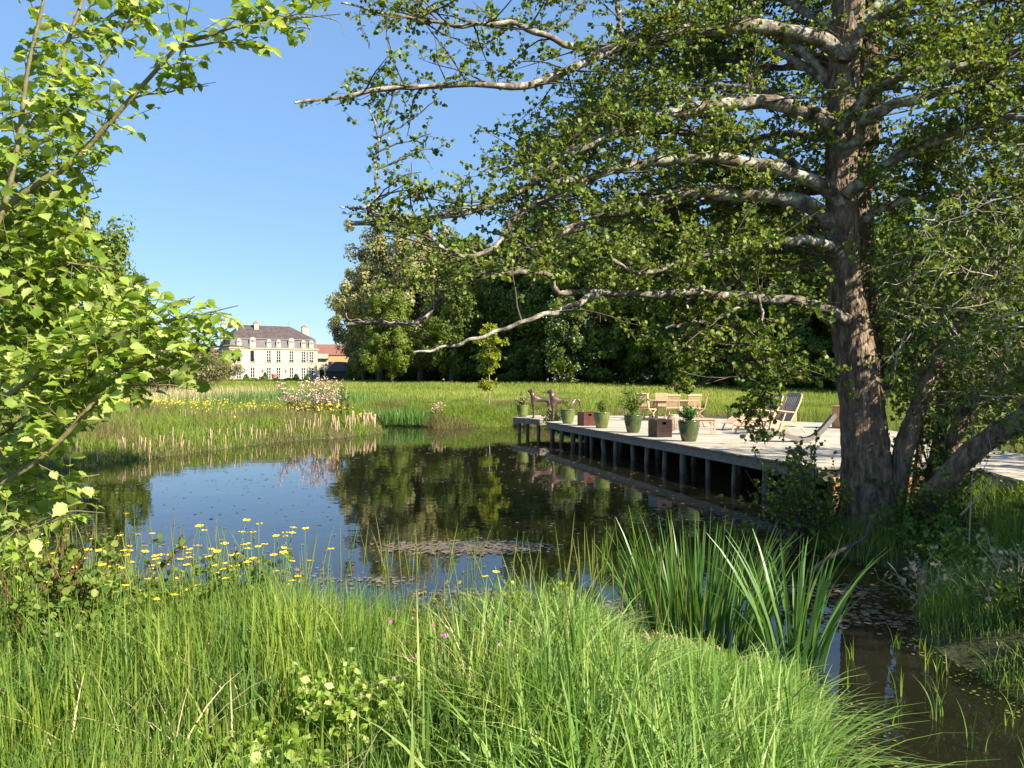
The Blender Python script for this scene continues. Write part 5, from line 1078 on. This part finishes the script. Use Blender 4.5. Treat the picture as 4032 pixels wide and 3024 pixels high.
# multi stemmed tree right of the big one
st_base = np.array([4.9, 10.4, .1]); mt = thing('multistem_alder', 'leaning many stemmed tree right of the big trunk', 'tree', st_base)
sl = []
def stem(dpts, Y0, Y1, w0, w1):
    pts = [DP(a, b, Y0 + (Y1 - Y0) * i / (len(dpts) - 1)) for i, (a, b) in enumerate(dpts)]
    P = resample(pts, 44); r = np.linspace(w0, w1, 44) * TY / (3300 / 1.8228) / 2; sl.append(P)
    V, F = tubes(P[None], (r * (1 + .05 * np.sin(np.arange(44) * .9)))[None], 12); link('stem', mesh_np('stem', V - st_base, F, M['bark'], smooth=True), mt)
stem([(1925, 1110), (1940, 1040), (1955, 960), (1985, 880), (2015, 800), (2070, 700), (2140, 600), (2185, 500), (2230, 380)], 10.3, 10.2, 46, 18)
stem([(1995, 1090), (2030, 1050), (2090, 985), (2150, 940), (2230, 890), (2350, 800)], 9.9, 9.0, 50, 32)
stem([(2000, 1070), (2025, 990), (2040, 900), (2052, 820), (2060, 740), (2080, 660)], 10.6, 11, 22, 12)
stem([(2010, 1080), (2050, 990), (2080, 900), (2120, 850), (2212, 815), (2330, 790)], 10.4, 10.2, 34, 26)
stem([(2000, 1080), (2025, 950), (2035, 880), (2020, 800), (2015, 700), (1990, 560)], 10.9, 11.6, 24, 12)
stem([(1970, 1100), (1985, 980), (1990, 880), (1975, 780), (1960, 640)], 11.4, 11.8, 18, 8)
SP = np.stack(sl); rg = np.random.default_rng(41)
SB = sprout(SP, 46, 1.15, .8, .1, 7, .16, rg, .3, 1, curve=.0, Lfall=.3)
# dense leaf mass on the right
bx2 = np.stack([rg.uniform(4.6, 7.4, 520), rg.uniform(8.6, 12.2, 520), rg.uniform(1.6, 6.3, 520)], 1); dirs = rsph((520,), rg)
EX = np.stack([bx2 + dirs * t for t in np.linspace(0, .9, 7)], 1) + np.cumsum(rg.normal(0, .03, (520, 7, 3)), 1); SB = np.concatenate([SB, EX])
TW = sprout(SB, 7, .42, .8, .05, 5, .2, rg, .1, 1, Lfall=.2)
def k2(P):
    px, py = proj(P); dx, dy = px / 1.8228, py / 1.8228
    return (dx > np.interp(dy, [200, 400, 600, 800, 1000, 1100], [1990, 1840, 1800, 1840, 1880, 1900])) & (dy < np.interp(dx, [1850, 1950, 2050, 2212], [830, 920, 960, 1000])) & (dy > 250)
TW = TW[k2(TW[:, -1]) & k2(TW[:, 0])]
px, py = proj(TW[:, -1]); TW = TW[rg.uniform(size=len(TW)) < np.interp(py / 1.8228, [600, 800, 900, 1000], [1, .8, .45, .3])]
SB = SB[k2(SB[:, -1]) & k2(SB[:, 0])]
V1, F1 = tubes(SB, np.tile(np.linspace(.009, .003, 7), (len(SB), 1)), 4); V2, F2 = tubes(TW, np.tile(np.linspace(.003, .0018, 5), (len(TW), 1)), 3)
link('twigs', mesh_np('twigs', np.vstack([V1, V2]) - st_base, [F1, F2 + len(V1)], M['deadwood']), mt)
p, d, u = leaves_on(TW, 8, rg, .15, .75, .35); print('right leaves', len(p))
link('crown', inst('crown', *ROUND, p - st_base, *frames(d, u), rg.uniform(.6, 1.15, len(p)) * .058, M['scrub']), mt)
# undergrowth
bush('undergrowth_bush', 'dark leafy bush hanging over the water left of the big trunk', 'bush', 3.75, 10.9, 1.25, .8, 'alder', 300, 34, 8, 9, .055, up=.45, z=.0, spread=.7)
bush('undergrowth_bush', 'low dark green bush at the right foot of the big trunk', 'bush', 4.9, 9.9, .8, .6, 'alder', 301, 26, 7, 8, .05, up=.4, spread=.7)
bush('undergrowth_bush', 'leafy sapling thicket among the leaning stems', 'bush', 5.5, 10.6, 1.3, .6, 'scrub', 302, 20, 8, 8, .055, up=.8)
bush('undergrowth_bush', 'leafy shrub by the right edge beneath the boardwalk', 'bush', 6.0, 9.3, .55, .5, 'scrub', 303, 22, 6, 8, .05, up=.4)
bush('undergrowth_bush', 'yellow green shrub beyond the boardwalk on the right', 'bush', 10.6, 16.5, 1.1, .9, 'maple', 304, 34, 8, 8, .06, up=.4)
bush('fern', 'bright fern in the shade under the boardwalk', 'fern', 6.55, 10.6, .4, .25, 'elm', 305, 16, 6, 6, .05, up=.8, tmpl=DIAM)
bush('leafy_spray', 'leafy ash twig reaching over the dark channel', 'branch', 3.35, 4.4, .3, .45, 'scrub', 306, 10, 5, 8, .04, up=.2, tmpl=DIAM, z=.02)
# dead sticks
def stickobj(name, label, pts, r0, r1, mat='deadwood', cat_='stick'):
    P = resample(pts, 24); V, F = tubes(P[None], np.linspace(r0, r1, 24)[None], 7); return tag(link(name, mesh_np(name, V, F, M[mat], smooth=True)), label, cat_)
stickobj('fallen_branch', 'dark dead branch rising from the water beside the trunk', [WP(3180, 2260, 8.6), WP(3290, 2180, 8.8), WP(3400, 2120, 9.0), WP(3425, 2060, 9.1), WP(3440, 2040, 9.1)], .03, .012, 'twig')
stickobj('dry_cane', 'pale dry cane leaning by the boardwalk', [WP(3780, 2030, 9.2), WP(3850, 1960, 9.3), WP(3935, 1880, 9.4)], .012, .008, 'stake')
stickobj('dry_cane', 'upright dry cane left of the leaning one', [WP(3815, 2160, 8.6), WP(3822, 2000, 8.6), WP(3828, 1870, 8.6)], .008, .006, 'stake')
#stickobj('sunken_log', 'long dark log lying just at the water surface before the deck', [(1.0, 25.5, -.02), (2.0, 21, .0), (2.9, 17, .0), (3.4, 14.5, -.02)], .1, .07, 'bark', 'log')

# ------------------------------------------------------------------ young elm on the left
eb = np.array([-3.6, 3.3, .4]); elm = thing('young_elm', 'young tree with bright toothed leaves filling the left edge', 'tree', eb)
es = []
def estem(dpts, Y0, Y1, r0, r1, dens=1.):
    pts = [DP(a, b, Y0 + (Y1 - Y0) * i / (len(dpts) - 1)) for i, (a, b) in enumerate(dpts)]; P = resample(pts, 30); es.append((P, dens))
    V, F = tubes(P[None], np.linspace(r0, r1, 30)[None], 8); link('stem', mesh_np('stem', V - eb, F, M['elmbark'], smooth=True), elm)
estem([(-60, 500), (0, 458), (71, 403), (155, 351), (219, 284), (277, 219), (329, 161), (384, 102), (451, 77), (516, 55), (596, 40), (664, 37), (735, 30)], 3.3, 3.2, .016, .002, 1.25)
estem([(384, 102), (430, 98), (480, 90), (520, 95), (565, 100)], 3.25, 3.2, .006, .0015, 1.3)
estem([(-40, 420), (30, 340), (71, 268), (97, 219), (130, 140), (152, 74), (176, 6), (190, -50)], 3.6, 3.6, .014, .006)
estem([(90, 330), (155, 226), (200, 170), (232, 122), (262, 70), (300, 10), (320, -40)], 3.8, 3.8, .009, .003)
estem([(277, 219), (310, 205), (360, 200), (400, 190), (450, 185)], 3.3, 3.3, .005, .0015, 1.2)
estem([(155, 351), (200, 370), (216, 358)], 3.3, 3.2, .004, .0015, 1.3)
estem([(0, 480), (100, 440), (160, 430), (190, 415)], 3.4, 3.3, .006, .002, 1.3)
estem([(-30, 1080), (0, 1046), (55, 1013), (106, 972), (136, 945), (191, 882), (237, 830), (273, 795), (330, 775), (400, 762), (491, 746), (540, 752)], 2.9, 2.9, .012, .002, 1.8)
estem([(600, 40), (650, 30), (700, 38), (735, 50), (745, 80)], 3.2, 3.15, .003, .001, 1.3)
estem([(640, 34), (665, 55), (670, 80), (672, 105)], 3.2, 3.15, .0025, .001, 2.6)
estem([(640, 30), (680, 10), (730, -5)], 3.25, 3.2, .003, .001, 1.3)
estem([(410, 190), (440, 182), (466, 178)], 3.3, 3.3, .0025, .001, 2.5)
estem([(273, 830), (320, 833), (370, 832), (415, 842)], 2.9, 2.85, .004, .0015, 1.1)
estem([(-40, 900), (0, 866), (80, 810), (136, 765), (210, 740), (300, 705), (380, 690), (450, 675), (515, 660)], 3.0, 2.9, .012, .0015, 1.2)
estem([(20, 960), (112, 888), (147, 850), (191, 806), (210, 792), (290, 740), (350, 690), (420, 640)], 3.2, 3.1, .012, .002, 1.1)
estem([(-40, 640), (40, 590), (100, 560), (160, 570), (230, 580)], 3.3, 3.3, .01, .002, 1.4)
estem([(-40, 700), (60, 660), (150, 640), (230, 625), (280, 640)], 3.5, 3.4, .01, .002, 1.2)
estem([(-40, 1190), (30, 1150), (90, 1125), (150, 1105), (225, 1108)], 2.9, 2.8, .007, .0015, .8)
estem([(-40, 560), (10, 440), (40, 300), (60, 150), (90, 20), (100, -50)], 3.1, 3.0, .012, .005, 1.1)
estem([(-20, 240), (60, 160), (140, 90), (230, 40), (300, 20), (330, 5)], 3.9, 3.9, .008, .002, 1.1)
estem([(150, 700), (200, 760), (230, 830), (240, 880)], 3.4, 3.3, .005, .002, 1.1)
for i in range(13):
    y0 = 260 + i * 75; estem([(-80, y0 + 60), (10, y0), (90, y0 - 40 + lr.uniform(-20, 20)), (170 + lr.uniform(-40, 60), y0 - 60)], 3.1 + .1 * (i % 5), 3.3 + .12 * (i % 4), .008, .002, 1.4)
rg = np.random.default_rng(55); TW = []
for P, w in es:
    L = np.linalg.norm(np.diff(P, axis=0), axis=1).sum(); m_ = max(2, int(L * (24 if P[-1, 2] > 3.0 else 48) * w)); TW.append(sprout(P[None], m_, .3, .6, .0, 6, .1, rg, .12, 1, curve=-.02, Lfall=.45))
TW = np.concatenate(TW)
def k3(P):
    px, py = proj(P); dx, dy = px / 1.8228, py / 1.8228
    lim = np.interp(dy, [-50, 20, 60, 110, 180, 250, 300, 360, 420, 480, 540, 590, 630, 680, 740, 800, 850, 900, 1000, 1110, 1160], [760, 740, 740, 580, 460, 330, 300, 230, 200, 175, 235, 270, 430, 525, 550, 425, 420, 260, 150, 240, 90])
    return dx < lim - np.where(rg.uniform(size=len(dx)) < .55, rg.uniform(0, 130, len(dx)), 0)
TW = TW[k3(TW[:, -1])]
ST = np.stack([resample(P, 6) for P, w in es for _ in (0,)])
V, F = tubes(TW, np.tile(np.linspace(.0022, .0009, 6), (len(TW), 1)), 4); link('twigs', mesh_np('twigs', V - eb, F, M['elmbark']), elm)
# leaves hang in two ranks along each twig
n_, kq, _ = TW.shape; nl = 7; t = np.tile(np.linspace(.15, 1, nl), (n_, 1)); f = t * (kq - 1); i_ = np.minimum(f.astype(int), kq - 2); w = (f - i_)[..., None]; idx = np.arange(n_)[:, None]
pos = TW[idx, i_] * (1 - w) + TW[idx, i_ + 1] * w; tan = nrm(TW[idx, i_ + 1] - TW[idx, i_]); side = nrm(np.cross(tan, np.array([0, 0, 1.]))) * np.where(np.arange(nl) % 2, 1, -1)[None, :, None]
d = nrm(tan * .5 + side * .75 + rng.normal(0, .25, tan.shape) + [0, 0, -.35]); u = nrm(np.array([0, 0, 1.]) + rng.normal(0, .45, tan.shape))
pos, d, u = (a.reshape(-1, 3) for a in (pos, d, u)); print('elm leaves', len(pos))
link('foliage', inst('foliage', *TOOTH, pos - eb, *frames(d, u), rg.uniform(.6, 1.15, len(pos)) * .052, M['elm']), elm)

# trees just outside the right edge, whose shade falls on the right bank and the deck
proto_tree('shade', 13, 2.6, 2.8, 60, 170, .16, 'alder', 4.6, 3, .14, crad=.25)
proto_tree('side', 12, 2.6, 3.2, 46, 60, .16, 'alder', 5.2, 3, .14, crad=.25)
tree('alder_tree', 'smaller tree right of the frame shading the right bank', 'shade', 10.6, 4.2, .95, 0)
tree('alder_tree', 'smaller tree right of the deck shading its boards', 'side', 14.2, 10.6, .95, 2)
